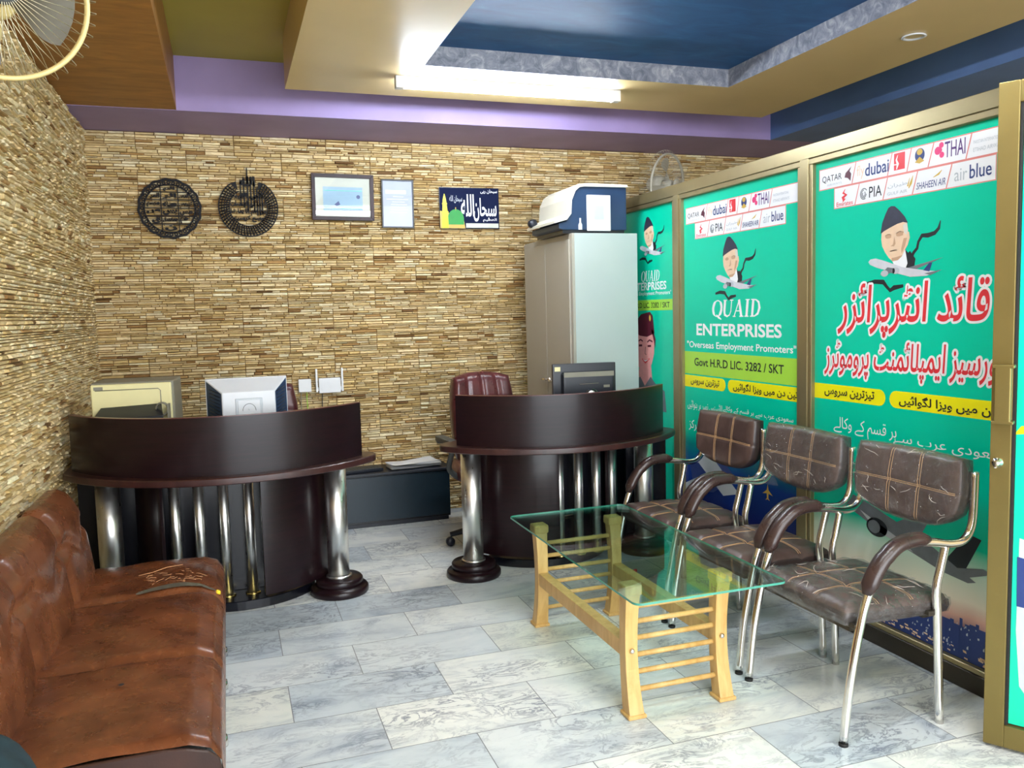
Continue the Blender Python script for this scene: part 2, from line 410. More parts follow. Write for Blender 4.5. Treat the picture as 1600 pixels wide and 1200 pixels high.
# ------------------------------------------------------------------ lettering
_F = {  # isolated, final, initial, medial
 'ا': (0xFE8D, 0xFE8E), 'ب': (0xFE8F, 0xFE90, 0xFE91, 0xFE92), 'پ': (0xFB56, 0xFB57, 0xFB58, 0xFB59), 'ت': (0xFE95, 0xFE96, 0xFE97, 0xFE98),
 'ٹ': (0xFB66, 0xFB67, 0xFB68, 0xFB69), 'ح': (0xFEA1, 0xFEA2, 0xFEA3, 0xFEA4), 'د': (0xFEA9, 0xFEAA), 'ر': (0xFEAD, 0xFEAE), 'ز': (0xFEAF, 0xFEB0),
 'س': (0xFEB1, 0xFEB2, 0xFEB3, 0xFEB4), 'ص': (0xFEB9, 0xFEBA, 0xFEBB, 0xFEBC), 'ط': (0xFEC1, 0xFEC2, 0xFEC3, 0xFEC4), 'ع': (0xFEC9, 0xFECA, 0xFECB, 0xFECC),
 'ق': (0xFED5, 0xFED6, 0xFED7, 0xFED8), 'ک': (0xFB8E, 0xFB8F, 0xFB90, 0xFB91), 'گ': (0xFB92, 0xFB93, 0xFB94, 0xFB95), 'ل': (0xFEDD, 0xFEDE, 0xFEDF, 0xFEE0),
 'م': (0xFEE1, 0xFEE2, 0xFEE3, 0xFEE4), 'ن': (0xFEE5, 0xFEE6, 0xFEE7, 0xFEE8), 'و': (0xFEED, 0xFEEE), 'ہ': (0xFBA6, 0xFBA7, 0xFBA8, 0xFBA9),
 'ه': (0xFEE9, 0xFEEA, 0xFEEB, 0xFEEC), 'ی': (0xFBFC, 0xFBFD, 0xFBFE, 0xFBFF), 'ے': (0xFBAE, 0xFBAF), 'ئ': (0xFE89, 0xFE8A, 0xFE8B, 0xFE8C), 'ں': (0xFB9E, 0xFB9F), 'ش': (0xFEB5, 0xFEB6, 0xFEB7, 0xFEB8)}
def shape(text):
    """join Arabic-script letters and put them in visual order"""
    out = []; n = len(text)
    for i, c in enumerate(text):
        if c not in _F: out.append(c); continue
        f = _F[c]
        prev = i > 0 and text[i - 1] in _F and len(_F[text[i - 1]]) == 4
        nxt = len(f) == 4 and i < n - 1 and text[i + 1] in _F
        out.append(chr(f[3] if prev and nxt else f[1] if prev else f[2] if nxt else f[0]))
    return ''.join(out[::-1])

def text_mesh(s, bold=0.0, shear=0.0, extrude=0.0, res=3, spacing=1.0):
    cu = bpy.data.curves.new('lettering', 'FONT'); cu.body = s; cu.resolution_u = res
    cu.offset = bold; cu.shear = shear; cu.extrude = extrude; cu.space_character = spacing
    o = bpy.data.objects.new('lettering', cu); COL.objects.link(o)
    dg = bpy.context.evaluated_depsgraph_get(); dg.update()
    me = bpy.data.meshes.new_from_object(o.evaluated_get(dg))
    bpy.data.objects.remove(o); bpy.data.curves.remove(cu)
    return me
def text(s, box, mat, parent, z, bold=0.0, shear=0.0, extrude=0.0, name='lettering', slope=0.0, ref=None, spacing=1.0, res=3):
    """lettering stretched into box (x0, x1, y0, y1) on the plane at height z; ref: bounds to use instead of its own"""
    me = text_mesh(s, bold, shear, extrude, res, spacing)
    xs = [v.co.x for v in me.vertices]; ys = [v.co.y for v in me.vertices]
    if not xs: return None, None
    b = ref or (min(xs), max(xs), min(ys), max(ys))
    sx = (box[1] - box[0]) / (b[1] - b[0]); sy = (box[3] - box[2]) / (b[3] - b[2])
    for v in me.vertices:
        x = box[0] + (v.co.x - b[0]) * sx; y = box[2] + (v.co.y - b[2]) * sy + slope * (x - box[0])
        v.co = (x, y, z + v.co.z)
    if not extrude: fan_out(me)
    me.name = name; me.materials.append(M[mat])
    o = bpy.data.objects.new(name, me); COL.objects.link(o); o.parent = parent
    return o, b

def fan_out(me, step=0.00004):
    n = len(me.vertices); par = list(range(n))
    def f(i):
        while par[i] != i: par[i] = par[par[i]]; i = par[i]
        return i
    for e in me.edges:
        a, c = f(e.vertices[0]), f(e.vertices[1])
        if a != c: par[a] = c
    ids = {}
    for v in me.vertices: v.co.z += step * (ids.setdefault(f(v.index), len(ids)) % 7)

def poly(name, pts, mat, parent, z):
    return B().prism(list(pts), z, z).obj(name, mat, parent)
def ribbon(pts, w):
    """outline of a stroke along pts with widths w"""
    W = w if isinstance(w, (list, tuple)) else [w] * len(pts); L, R = [], []
    for i, p in enumerate(pts):
        a = pts[max(i - 1, 0)]; b = pts[min(i + 1, len(pts) - 1)]
        dx, dy = b[0] - a[0], b[1] - a[1]; d = hypot(dx, dy) or 1
        L.append((p[0] - dy / d * W[i] / 2, p[1] + dx / d * W[i] / 2)); R.append((p[0] + dy / d * W[i] / 2, p[1] - dx / d * W[i] / 2))
    return L, R
def strokes(name, lines, mat, parent, z):
    b = B()
    for k, (pts, w) in enumerate(lines):
        L, R = ribbon(pts, w); zz = z + 0.00004 * (k % 5)
        for i in range(len(pts) - 1):
            b.add([(R[i][0], R[i][1], zz), (R[i + 1][0], R[i + 1][1], zz), (L[i + 1][0], L[i + 1][1], zz), (L[i][0], L[i][1], zz)], [(0, 1, 2, 3)])
    return b.obj(name, mat, parent)
def disc(cx, cy, rx, ry=None, n=24, a0=0, a1=2 * pi):
    ry = ry or rx
    return [(cx + rx * cos(a0 + (a1 - a0) * i / n), cy + ry * sin(a0 + (a1 - a0) * i / n)) for i in range(n if a1 - a0 > 6.28 else n + 1)]

# ================================================================== THE SETTING
XL, YB, XR, YF = -0.79, 5.92, 4.75, -1.6       # left wall, back wall, right wall, front wall
ZT = 2.66                                       # top of the stone, underside of the beams
WX = 2.537                                      # room face of the glazed partition

b = B(); b.add([(XL - 0.2, YF, 0), (XR + 0.1, YF, 0), (XR + 0.1, YB + 0.2, 0), (XL - 0.2, YB + 0.2, 0)], [(0, 1, 2, 3)])
struct(b.obj('floor', 'floor'))
# stacked ledger stone: thousands of thin strips in one cladding mesh per wall
PAL = [(236, 212, 160), (226, 200, 144), (244, 226, 180), (212, 182, 122), (240, 218, 172), (186, 148, 94), (158, 120, 72), (232, 206, 154), (250, 236, 198), (132, 98, 60), (220, 192, 134)]
PAL = [lin((r / 255, g / 255, bb / 255)) for r, g, bb in PAL]
WGT = [10, 9, 10, 6, 10, 2.6, 1.3, 10, 8, 0.6, 8]
def cladding(name, L, z1, place, seed, u0=0.0):
    """strips across u in 0..L and z in 0..z1; place(u, d, z) -> world point, d = distance out of the wall"""
    rnd = random.Random(seed); verts, faces, cols = [], [], []
    z = 0.0
    while z < z1 - 0.004:
        panel = int(z / 0.15)
        h = min(rnd.uniform(0.009, 0.021), (panel + 1) * 0.15 - z if (panel + 1) * 0.15 - z > 0.02 else 0.02)
        if (panel + 1) * 0.15 - z - h < 0.007: h = (panel + 1) * 0.15 - z
        h = min(h, z1 - z); u = u0
        shift = (panel % 2) * 0.3
        while u < L - 1e-4:
            nb = (math.floor((u - shift) / 0.6 + 1e-6) + 1) * 0.6 + shift
            w = min(rnd.uniform(0.035, 0.15), nb - u, L - u)
            if nb - u - w < 0.025: w = min(nb, L) - u
            d = rnd.uniform(0.004, 0.017); tl = rnd.uniform(-0.004, 0.004); tz = rnd.uniform(-0.004, 0.004); g = 0.0011; e = min(0.003, h * 0.2)
            k = len(verts)
            for (uu, zz, dd) in ((u + g, z + g, 0), (u + w - g, z + g, 0), (u + w - g, z + h - g, 0), (u + g, z + h - g, 0),
                                 (u + g + e, z + g + e, d - tl - tz), (u + w - g - e, z + g + e, d + tl - tz), (u + w - g - e, z + h - g - e, d + tl + tz), (u + g + e, z + h - g - e, d - tl + tz)):
                verts.append(place(uu, max(dd, 0.0), zz))
            faces += [(k + 4, k + 5, k + 6, k + 7), (k, k + 1, k + 5, k + 4), (k + 1, k + 2, k + 6, k + 5), (k + 2, k + 3, k + 7, k + 6), (k + 3, k, k + 4, k + 7)]
            c = rnd.choices(PAL, WGT)[0]; j = rnd.uniform(0.85, 1.12)
            cols += [tuple(min(1, v * j) for v in c) + (1,)] * 5
            u += w
        z += h
    me = bpy.data.meshes.new(name); me.from_pydata(verts, [], faces)
    ca = me.color_attributes.new('stone', 'FLOAT_COLOR', 'CORNER')
    li = 0
    for fi, p in enumerate(me.polygons):
        for _ in p.loop_indices: ca.data[li].color = cols[fi]; li += 1
    me.materials.append(M['stone'])
    o = bpy.data.objects.new(name, me); COL.objects.link(o)
    return o
b = B(); b.box(XL - 0.1, XR + 0.1, YB, YB + 0.1, 0, 3.05); wb = struct(b.obj('wall_back', 'stone_gap'))
o = cladding('stone_cladding', XR - XL, ZT, lambda u, d, z: (XL + u, YB - d, z), 3); o.parent = wb
b = B(); b.box(XL - 0.1, XL, YF, YB + 0.1, 0, 3.05); wl = struct(b.obj('wall_left', 'stone_gap'))
o = cladding('stone_cladding', YB - 0.9, ZT, lambda u, d, z: (XL + d, YB - u, z), 5); o.parent = wl
b = B(); b.box(XR, XR + 0.1, YF, YB + 0.1, 0, 3.05); struct(b.obj('wall_right', 'tan'))
# unseen front wall with an opening added for light: low sill, wide opening, lintel
b = B(); b.box(XL - 0.1, XR + 0.1, YF - 0.1, YF, 2.55, 3.05); b.box(XL - 0.1, -0.6, YF - 0.1, YF, 0, 2.55); b.box(3.8, XR + 0.1, YF - 0.1, YF, 0, 2.55)
struct(b.obj('wall_front', 'tan'))
# ceiling: olive slab, lilac back beam, bluer right beam, brown board soffit, tan dropped panel with a blue recess
b = B(); b.box(XL - 0.1, XR + 0.1, YF - 0.1, YB + 0.1, 2.97, 3.05); struct(b.obj('ceiling', 'olive'))
b = B(); b.box(XL, XR, 5.285, YB, ZT, 2.97); struct(b.obj('ceiling_beam_back', 'lilac'))
b = B(); b.box(3.865, XR, YF, 5.285, ZT, 2.97); struct(b.obj('ceiling_beam_right', 'beam_blue'))
b = B(); b.box(XL, -0.207, YF, 5.283, ZT + 0.002, 2.97); struct(b.obj('ceiling_soffit_left', 'brown_paint'))
TZ = 2.70
X0, X1, Y0, Y1 = 0.374, 3.46, YF, 4.832
RX0, RX1, RY0, RY1 = 1.015, 2.80, 2.1, 4.22
b = B()
def ring(z, xa, xb, ya, yb): return [(xa, ya, z), (xb, ya, z), (xb, yb, z), (xa, yb, z)]
v = ring(TZ, X0, X1, Y0, Y1) + ring(TZ, RX0, RX1, RY0, RY1) + ring(TZ + 0.10, RX0, RX1, RY0, RY1) + ring(2.97, X0, X1, Y0, Y1)
vs = b.add(v, [])
def F(*i, mi=0):
    f = b.bm.faces.new([vs[k] for k in i]); f.material_index = mi
for k in range(4):
    q = (k + 1) % 4
    F(k, 4 + k, 4 + q, q); F(4 + k, 8 + k, 8 + q, 4 + q, mi=1); F(k, q, 12 + q, 12 + k)
F(8, 9, 10, 11, mi=2)
struct(b.obj('ceiling_panel', ['tan', 'marbled', 'recess_blue']))
# downlight ring in the panel's border
t = thing('recessed_downlight', 'small unlit round downlight set in the tan ceiling border', 'ceiling light', (3.15, 3.21, TZ))
B().lathe([(0.052, -0.001), (0.056, -0.006), (0.046, -0.008), (0.041, -0.001)], 32).obj('trim_ring', 'silver_plastic', t)
B().lathe([(0.041, -0.001), (0.03, -0.0015), (0.0, -0.0015)], 24).obj('lens', 'tan', t)

# ------------------------------------------------------------------ tube lights
def tube_light(x0, x1, y, label, name='tube_light'):
    t = thing(name, label, 'ceiling light', ((x0 + x1) / 2, y, TZ), 0, 'tube lights under the tan ceiling panel')
    h = (x1 - x0) / 2
    b = B(); b.box(-h, h, -0.022, 0.022, -0.022, 0.0); b.bevel(0.004, 2); b.obj('batten', 'silver_plastic', t)
    for s in (-1, 1):
        b = B(); b.box(s * h - 0.022, s * h + 0.022, -0.024, 0.024, -0.064, -0.001); b.bevel(0.004, 2); b.obj('end_cap', 'silver_plastic', t)
    b = B(); b.tube([(-h + 0.022, 0, -0.042), (h - 0.022, 0, -0.042)], 0.02, 16); b.obj('tube', 'tube', t)
    return t
tube_light(0.93, 2.19, 4.44, 'long white lit tube light mounted on the tan ceiling in front of the beam')
tube_light(0.5, 1.8, 1.75, 'added tube light, out of view, on the tan ceiling above the seating')  # added out of view to light the foreground
tube_light(0.5, 1.8, 0.15, 'added unseen tube light overhead behind the viewpoint')  # unseen tube, also added for foreground light

# ------------------------------------------------------------------ glazed partition (right-hand wall of the office)
PT = 2.17
def part_frame():
    rt = thing('glazed_partition', 'champagne aluminium and glass partition along the right side', 'partition', (WX, 3.8, 0)); rt['kind'] = 'structure'
    def bx(n, m, x0, x1, y0, y1, z0, z1, bev=0.003):
        b = B(); b.box(x0 - WX, x1 - WX, y0 - 3.8, y1 - 3.8, z0, z1); b.bevel(bev, 1); return b.obj(n, m, rt)
    y_end, y_start = YB - 0.03, 2.0
    bx('top_rail', 'alu', WX, WX + 0.08, y_start, y_end, 2.105, PT)
    bx('top_bead', 'alu', WX + 0.004, WX + 0.04, y_start, y_end, 2.078, 2.105)
    bx('bottom_rail', 'alu_dark', WX, WX + 0.08, y_start, y_end, 0, 0.075)
    bx('bottom_bead', 'alu', WX + 0.004, WX + 0.04, y_start, y_end, 0.075, 0.097)
    for yc in (5.60, 4.375, 3.223, 2.035):
        bx('post', 'alu', WX, WX + 0.08, yc - 0.030, yc + 0.030, 0.09, 2.11)
        bx('post_bead', 'alu', WX + 0.006, WX + 0.04, yc - 0.052, yc - 0.030, 0.09, 2.08)
        bx('post_bead', 'alu', WX + 0.006, WX + 0.04, yc + 0.030, yc + 0.052, 0.09, 2.08)
    for ya, yb in ((4.405, 5.57), (3.253, 4.345), (2.06, 3.193)):
        bx('pane', 'glass', WX + 0.030, WX + 0.036, ya, yb, 0.08, 2.10, 0.0005)
    bx('return_post', 'alu', 2.70, 2.78, 1.22, 1.30, 0, PT)
    bx('top_rail', 'alu', 2.70, 2.78, YF, 1.22, 2.08, PT)
part_frame()

# ------------------------------------------------------------------ printed banners on the panes
BX = WX + 0.026
def banner_root(name, label, y0, x=BX):
    rt = thing(name, label, 'banner', (0, 0, 0), 0, 'green vinyl banners on the glazed partition')
    rt.matrix_world = Matrix(((0, 0, -1, x), (-1, 0, 0, y0), (0, 1, 0, 0), (0, 0, 0, 1)))
    return rt
Z1, Z2, Z3, Z4 = 0.0009, 0.0015, 0.0021, 0.0027

def logo_strip(rt, k=1.0, dy=0.0, W=1.09):
    """two rows of airline names on white slanted cells; k scales across"""
    X = lambda x: x * k
    for (xa, xb, ya, yb) in ((0.026, W / k - 0.01, 1.958, 2.043), (0.124, min(0.935, W / k - 0.01), 1.866, 1.950)):
        poly('logo_strip_border', [(X(xa) - 0.004, ya - 0.004 + dy), (X(xb) + 0.004, ya - 0.004 + dy), (X(xb) + 0.004, yb + 0.004 + dy), (X(xa) - 0.004, yb + 0.004 + dy)], 'salmon', rt, Z1 - 0.0003)
        poly('logo_strip', [(X(xa), ya + dy), (X(xb), ya + dy), (X(xb), yb + dy), (X(xa), yb + dy)], 'white', rt, Z1)
    dv = [((0.254, 2.043), (0.231, 1.958)), ((0.457, 2.043), (0.433, 1.958)), ((0.556, 2.043), (0.535, 1.958)), ((0.665, 2.043), (0.639, 1.958)), ((0.834, 2.043), (0.811, 1.958)),
          ((0.275, 1.95), (0.250, 1.866)), ((0.434, 1.95), (0.410, 1.866)), ((0.589, 1.95), (0.564, 1.866)), ((0.750, 1.95), (0.726, 1.866))]
    for a, c in dv: strokes('cell_divider', [([(X(a[0]), a[1] + dy), (X(c[0]), c[1] + dy)], 0.005)], 'salmon', rt, Z2)
    def T(s, x0, x1, y0, y1, m, bold=0.0, sh=0.0): text(s, (X(x0), X(x1), y0 + dy, y1 + dy), m, rt, Z2, bold, sh, name='airline_lettering')
    T('QATAR', 0.044, 0.168, 1.982, 2.014, 'ink', 0.0); T('AIRWAYS', 0.075, 0.168, 1.968, 1.976, 'palegrey')
    poly('antelope_mark', [(X(x), y + dy) for x, y in ((0.185, 1.99), (0.205, 1.985), (0.222, 1.97), (0.226, 2.0), (0.216, 2.012), (0.228, 2.032), (0.208, 2.018), (0.192, 2.008))], 'maroon', rt, Z2)
    T('fly', 0.260, 0.304, 1.968, 2.026, 'orange'); T('dubai', 0.308, 0.440, 1.974, 2.026, 'navy', 0.012)
    poly('red_square_mark', [(X(0.467), 1.972 + dy), (X(0.524), 1.972 + dy), (X(0.524), 2.038 + dy), (X(0.467), 2.038 + dy)], 'red', rt, Z2)
    strokes('white_bird_mark', [([(X(0.482), 1.975 + dy), (X(0.488), 1.995 + dy), (X(0.480), 2.012 + dy), (X(0.487), 2.03 + dy)], [0.004, 0.012, 0.008, 0.003]), ([(X(0.468), 1.995 + dy), (X(0.488), 1.993 + dy)], 0.004)], 'white', rt, Z3)
    poly('globe_mark', [(x, y + dy) for x, y in disc(X(0.598), 2.010, 0.024, 0.026)], 'navy', rt, Z2)
    poly('globe_mark', [(x, y + dy) for x, y in disc(X(0.598), 2.022, 0.014, 0.012)], 'gold', rt, Z3)
    poly('globe_mark', [(x, y + dy) for x, y in ((X(0.575), 1.985), (X(0.598), 2.004), (X(0.621), 1.985), (X(0.598), 1.978))], 'gold', rt, Z3)
    for cx, cy, r in ((0.700, 2.028, 0.011), (0.703, 1.992, 0.011), (0.684, 2.010, 0.015), (0.694, 2.010, 0.010)):
        poly('orchid_mark', [(x, y + dy) for x, y in disc(X(cx), cy, r)], 'pink', rt, Z2 + cx * 0.0002)
    T('THAI', 0.716, 0.808, 1.978, 2.036, 'purple', 0.004)
    T('PAKISTAN INTERNATIONAL', 0.842, 0.960, 2.004, 2.016, 'palegrey'); T('ETIHAD AIRWAYS', 0.842, 0.965, 1.976, 1.990, 'palegrey')
    T('Emirates', 0.137, 0.237, 1.870, 1.889, 'red', 0.006)
    strokes('flame_mark', [([(X(0.186), 1.892 + dy), (X(0.176), 1.905 + dy), (X(0.196), 1.915 + dy), (X(0.178), 1.925 + dy), (X(0.190), 1.940 + dy)], [0.02, 0.016, 0.016, 0.012, 0.003])], 'red', rt, Z2)
    T('PIA', 0.332, 0.403, 1.884, 1.928, 'ink', 0.004); 
    strokes('swirl_mark', [([(x, y + dy) for x, y in disc(X(0.302), 1.904, 0.020 - 0.006 * q, 0.022 - 0.006 * q, 14, 0.6 + q, 5.2 + q)], 0.004) for q in range(3)], 'planegrey', rt, Z2)
    T(shape('طیران'), 0.436, 0.538, 1.904, 1.922, 'palegrey', 0.01); T('GULF AIR', 0.434, 0.538, 1.878, 1.890, 'palegrey', 0.004)
    strokes('falcon_mark', [([(X(0.545), 1.892 + dy), (X(0.556), 1.910 + dy), (X(0.566), 1.938 + dy)], [0.004, 0.012, 0.002]), ([(X(0.54), 1.9 + dy), (X(0.55), 1.932 + dy)], [0.008, 0.002])], 'gold', rt, Z2)
    T('SHAHEEN AIR', 0.584, 0.722, 1.880, 1.906, 'navy', 0.004, 0.2)
    strokes('falcon_mark', [([(X(0.665), 1.915 + dy), (X(0.69), 1.924 + dy), (X(0.705), 1.936 + dy)], [0.002, 0.008, 0.002])], 'gold', rt, Z2)
    T('air', 0.762, 0.818, 1.884, 1.928, 'palegrey', 0.0); T('blue', 0.828, 0.920, 1.884, 1.934, 'navy', 0.008)

def portrait(rt, ox=0.0, oy=0.0, k=1.0):
    """man in a dark peaked wool cap, dark coat, white shirt; airliner crossing in front; brush-drawn map line"""
    Q = lambda pts: [((x - 0.48) * k + 0.48 + ox, (y - 1.66) * k + 1.66 + oy) for x, y in pts]
    strokes('map_outline', [(Q([(0.535, 1.590), (0.56, 1.615), (0.575, 1.64), (0.592, 1.655), (0.598, 1.68), (0.615, 1.702), (0.645, 1.700), (0.676, 1.706), (0.695, 1.722), (0.702, 1.750)]), [0.02 * k, 0.016 * k, 0.014 * k, 0.013 * k, 0.012 * k, 0.016 * k, 0.018 * k, 0.016 * k, 0.014 * k, 0.004 * k])], 'ink', rt, Z1)
    strokes('map_outline', [(Q([(0.325, 1.528), (0.37, 1.535), (0.418, 1.531), (0.438, 1.510), (0.455, 1.496), (0.475, 1.506), (0.525, 1.512)]), [0.012 * k, 0.018 * k, 0.02 * k, 0.014 * k, 0.016 * k, 0.02 * k, 0.012 * k])], 'ink', rt, Z1)
    poly('coat', Q([(0.520, 1.560), (0.533, 1.655), (0.548, 1.640), (0.556, 1.648), (0.585, 1.615), (0.575, 1.560)]), 'ink', rt, Z1 + 0.0002)
    poly('shirt', Q([(0.452, 1.634), (0.48, 1.59), (0.525, 1.56), (0.545, 1.60), (0.532, 1.655), (0.50, 1.62)]), 'white', rt, Z1 + 0.0004)
    poly('face', Q([(0.406, 1.732), (0.404, 1.705), (0.409, 1.678), (0.425, 1.652), (0.446, 1.628), (0.468, 1.612), (0.495, 1.615), (0.515, 1.628), (0.531, 1.655), (0.545, 1.672), (0.555, 1.700), (0.551, 1.722), (0.543, 1.725), (0.538, 1.762), (0.47, 1.785), (0.42, 1.765)]), 'skin', rt, Z1 + 0.0006)
    poly('hair', Q([(0.518, 1.752), (0.540, 1.760), (0.546, 1.728), (0.536, 1.712), (0.526, 1.722)]), 'hair_white', rt, Z1 + 0.0008)
    poly('cap', Q([(0.400, 1.728), (0.408, 1.771), (0.425, 1.805), (0.440, 1.828), (0.455, 1.834), (0.475, 1.831), (0.502, 1.810), (0.528, 1.784), (0.545, 1.757), (0.520, 1.764), (0.490, 1.760), (0.450, 1.748), (0.420, 1.738)]), 'cap_ink', rt, Z1 + 0.0008)
    for P_ in ([(0.426, 1.716), (0.440, 1.722), (0.458, 1.717), (0.458, 1.708), (0.440, 1.706), (0.428, 1.708)], [(0.484, 1.720), (0.500, 1.728), (0.522, 1.724), (0.520, 1.712), (0.500, 1.709), (0.486, 1.711)],
               [(0.474, 1.712), (0.478, 1.70), (0.482, 1.682), (0.474, 1.672), (0.456, 1.674), (0.468, 1.680), (0.472, 1.695)], [(0.524, 1.700), (0.541, 1.700), (0.531, 1.668), (0.514, 1.640), (0.512, 1.660)], [(0.462, 1.614), (0.496, 1.616), (0.520, 1.634), (0.486, 1.628), (0.462, 1.626)]):
        poly('face_tone', Q(P_), 'skin_shade', rt, Z1 + 0.0009)
    for pts, w in (([(0.426, 1.717), (0.443, 1.722), (0.458, 1.716)], 0.0045), ([(0.485, 1.721), (0.503, 1.728), (0.522, 1.723)], 0.0045), ([(0.434, 1.709), (0.450, 1.709)], 0.006), ([(0.494, 1.715), (0.511, 1.716)], 0.006), ([(0.452, 1.653), (0.470, 1.656), (0.490, 1.655)], 0.004)):
        strokes('facial_feature', [(Q(pts), w * k)], 'maroon', rt, Z2)
    # airliner
    poly('aircraft_wing', Q([(0.42, 1.572), (0.445, 1.592), (0.545, 1.582), (0.720, 1.612), (0.560, 1.566), (0.50, 1.560)]), 'planegrey', rt, Z2 + 0.0002)
    poly('aircraft_body', Q([(0.333, 1.618), (0.345, 1.628), (0.375, 1.630), (0.42, 1.618), (0.52, 1.586), (0.63, 1.568), (0.700, 1.560), (0.640, 1.546), (0.560, 1.546), (0.48, 1.566), (0.38, 1.592), (0.343, 1.606)]), 'planewhite', rt, Z2 + 0.0004)
    poly('aircraft_tail', Q([(0.625, 1.568), (0.655, 1.596), (0.668, 1.594), (0.655, 1.562)]), 'navy', rt, Z2 + 0.0006)
    poly('aircraft_tail', Q([(0.63, 1.556), (0.716, 1.566), (0.66, 1.548)]), 'planegrey', rt, Z2 + 0.0006)
    poly('aircraft_wing', Q([(0.44, 1.590), (0.40, 1.560), (0.43, 1.558), (0.50, 1.580)]), 'planegrey', rt, Z2 + 0.0006)
    for ex, ey in ((0.485, 1.574), (0.425, 1.566)): poly('aircraft_engine', Q(disc(ex, ey, 0.020, 0.013)), 'palegrey', rt, Z2 + 0.0008)
    poly('aircraft_engine', Q(disc(0.474, 1.574, 0.007, 0.011)), 'ink', rt, Z3 + 0.0004)

def rounded(x0, x1, y0, y1, left, right, n=8):
    r = (y1 - y0) / 2; cy = (y0 + y1) / 2; P = []
    if right: P += [(x1 - r + r * cos(a), cy + r * sin(a)) for a in [-pi / 2 + pi * i / n for i in range(n + 1)]]
    else: P += [(x1, y0), (x1, y1)]
    if left: P += [(x0 + r + r * cos(a), cy + r * sin(a)) for a in [pi / 2 + pi * i / n for i in range(n + 1)]]
    else: P += [(x0, y1), (x0, y0)]
    return P
def pills(rt, dy, k, xr):
    poly('yellow_strip', rounded(0.0, 0.438 * k, 1.018 + dy, 1.087 + dy, False, True), 'yellow', rt, Z1)
    poly('yellow_strip', rounded(0.460 * k, xr, 1.018 + dy, 1.088 + dy, True, False), 'yellow', rt, Z1)
    text(shape('تیزترین سروس'), (0.068 * k, 0.376 * k, 1.030 + dy, 1.074 + dy), 'ink', rt, Z2, 0.022, name='yellow_strip_lettering')
    text(shape('تین دن میں ویزا لگوائیں'), (0.512 * k, xr - 0.012, 1.026 + dy, 1.076 + dy), 'ink', rt, Z2, 0.022, name='yellow_strip_lettering')

def serif(rt, word, x0, x1, y0, y1, z, mat='white', sl=0.22):
    """slanted roman capitals with thick and thin strokes and serifs"""
    S = {'Q': [(disc(0.45, 0.5, 0.40, 0.48, 28) + [(0.85, 0.5)], None), ([(0.40, 0.12), (0.60, -0.02), (0.90, -0.16)], [0.05, 0.14, 0.05])],
         'U': [([(0.14, 1), (0.14, 0.35), (0.20, 0.12), (0.42, 0.02), (0.64, 0.10), (0.74, 0.32), (0.75, 1)], [0.19, 0.19, 0.17, 0.09, 0.07, 0.07, 0.07]), ([(0, 0.98), (0.3, 0.98)], 0.05), ([(0.6, 0.98), (0.9, 0.98)], 0.05)],
         'A': [([(0.08, 0), (0.45, 1)], 0.07), ([(0.42, 1), (0.74, 0)], 0.19), ([(0.22, 0.34), (0.62, 0.34)], 0.05), ([(-0.03, 0.02), (0.22, 0.02)], 0.05), ([(0.56, 0.02), (0.92, 0.02)], 0.05)],
         'I': [([(0.22, 0), (0.22, 1)], 0.19), ([(0.04, 0.98), (0.40, 0.98)], 0.05), ([(0.04, 0.02), (0.40, 0.02)], 0.05)],
         'D': [([(0.2, 0), (0.2, 1)], 0.18), ([(0.1, 0.975), (0.42, 0.96), (0.66, 0.82), (0.76, 0.5), (0.66, 0.18), (0.42, 0.04), (0.1, 0.025)], [0.05, 0.07, 0.14, 0.19, 0.14, 0.07, 0.05]), ([(0.02, 0.98), (0.3, 0.98)], 0.05), ([(0.02, 0.02), (0.3, 0.02)], 0.05)]}
    adv = {'Q': 1.0, 'U': 0.98, 'A': 0.96, 'I': 0.5, 'D': 0.92}
    tot = sum(adv[c] for c in word); sx = (x1 - x0) / tot; H = y1 - y0; x = 0; L = []
    for c in word:
        for pts, w in S[c]:
            if w is None:
                w = [0.20 if abs(p[0] - 0.45) > 0.3 else (0.13 if abs(p[0] - 0.45) > 0.2 else 0.06) for p in pts]
            w = w if isinstance(w, list) else [w] * len(pts)
            L.append(([(x0 + (x + px) * sx + sl * H * (py - 0.4) * 0.6, y0 + py * H) for px, py in pts], [q * sx for q in w]))
        x += adv[c]
    strokes('name_lettering', L, mat, rt, z)

# nearest pane beside the door
G3 = grad_print('green_banner_print_dusk', [(0.0, rgb(14, 22, 60)), (0.20, rgb(30, 40, 96)), (0.27, rgb(216, 168, 150)), (0.33, rgb(236, 226, 204)), (0.46, rgb(206, 232, 216)), (0.56, rgb(0, 198, 158)), (1.0, rgb(0, 200, 162))], 0.05, 1.0)
b3 = banner_root('banner', 'large green banner with red and white Urdu headline, on the pane beside the door', 3.170)
B().prism([(0, 0.098), (1.09, 0.098), (1.09, 2.077), (0, 2.077)], 0, 0.0005).obj('sheet', G3, b3)
logo_strip(b3)
portrait(b3)
for s, bx in (('قائد انٹرپرائزر', (0.150, 0.925, 1.298, 1.528)), ('اورسیز ایمپلائمنٹ پروموٹرز', (0.066, 0.985, 1.118, 1.282))):
    o, _ = text(shape(s), bx, 'red', b3, Z2, 0.013, 0.12, name='headline_lettering', slope=0.015)
    me = o.data; nv = len(me.vertices); V, Fc = [], []
    for k in range(14):
        a = 2 * pi * k / 14; base = len(V)
        V += [(v.co.x + 0.0095 * cos(a), v.co.y + 0.0095 * sin(a), v.co.z - Z2 + Z1 + k * 0.000003) for v in me.vertices]
        Fc += [tuple(base + q for q in p.vertices) for p in me.polygons]
    om = bpy.data.meshes.new('headline_outline'); om.from_pydata(V, [], Fc); om.materials.append(M['white'])
    oo = bpy.data.objects.new('headline_outline', om); COL.objects.link(oo); oo.parent = b3
pills(b3, 0.0, 1.0, 1.08)
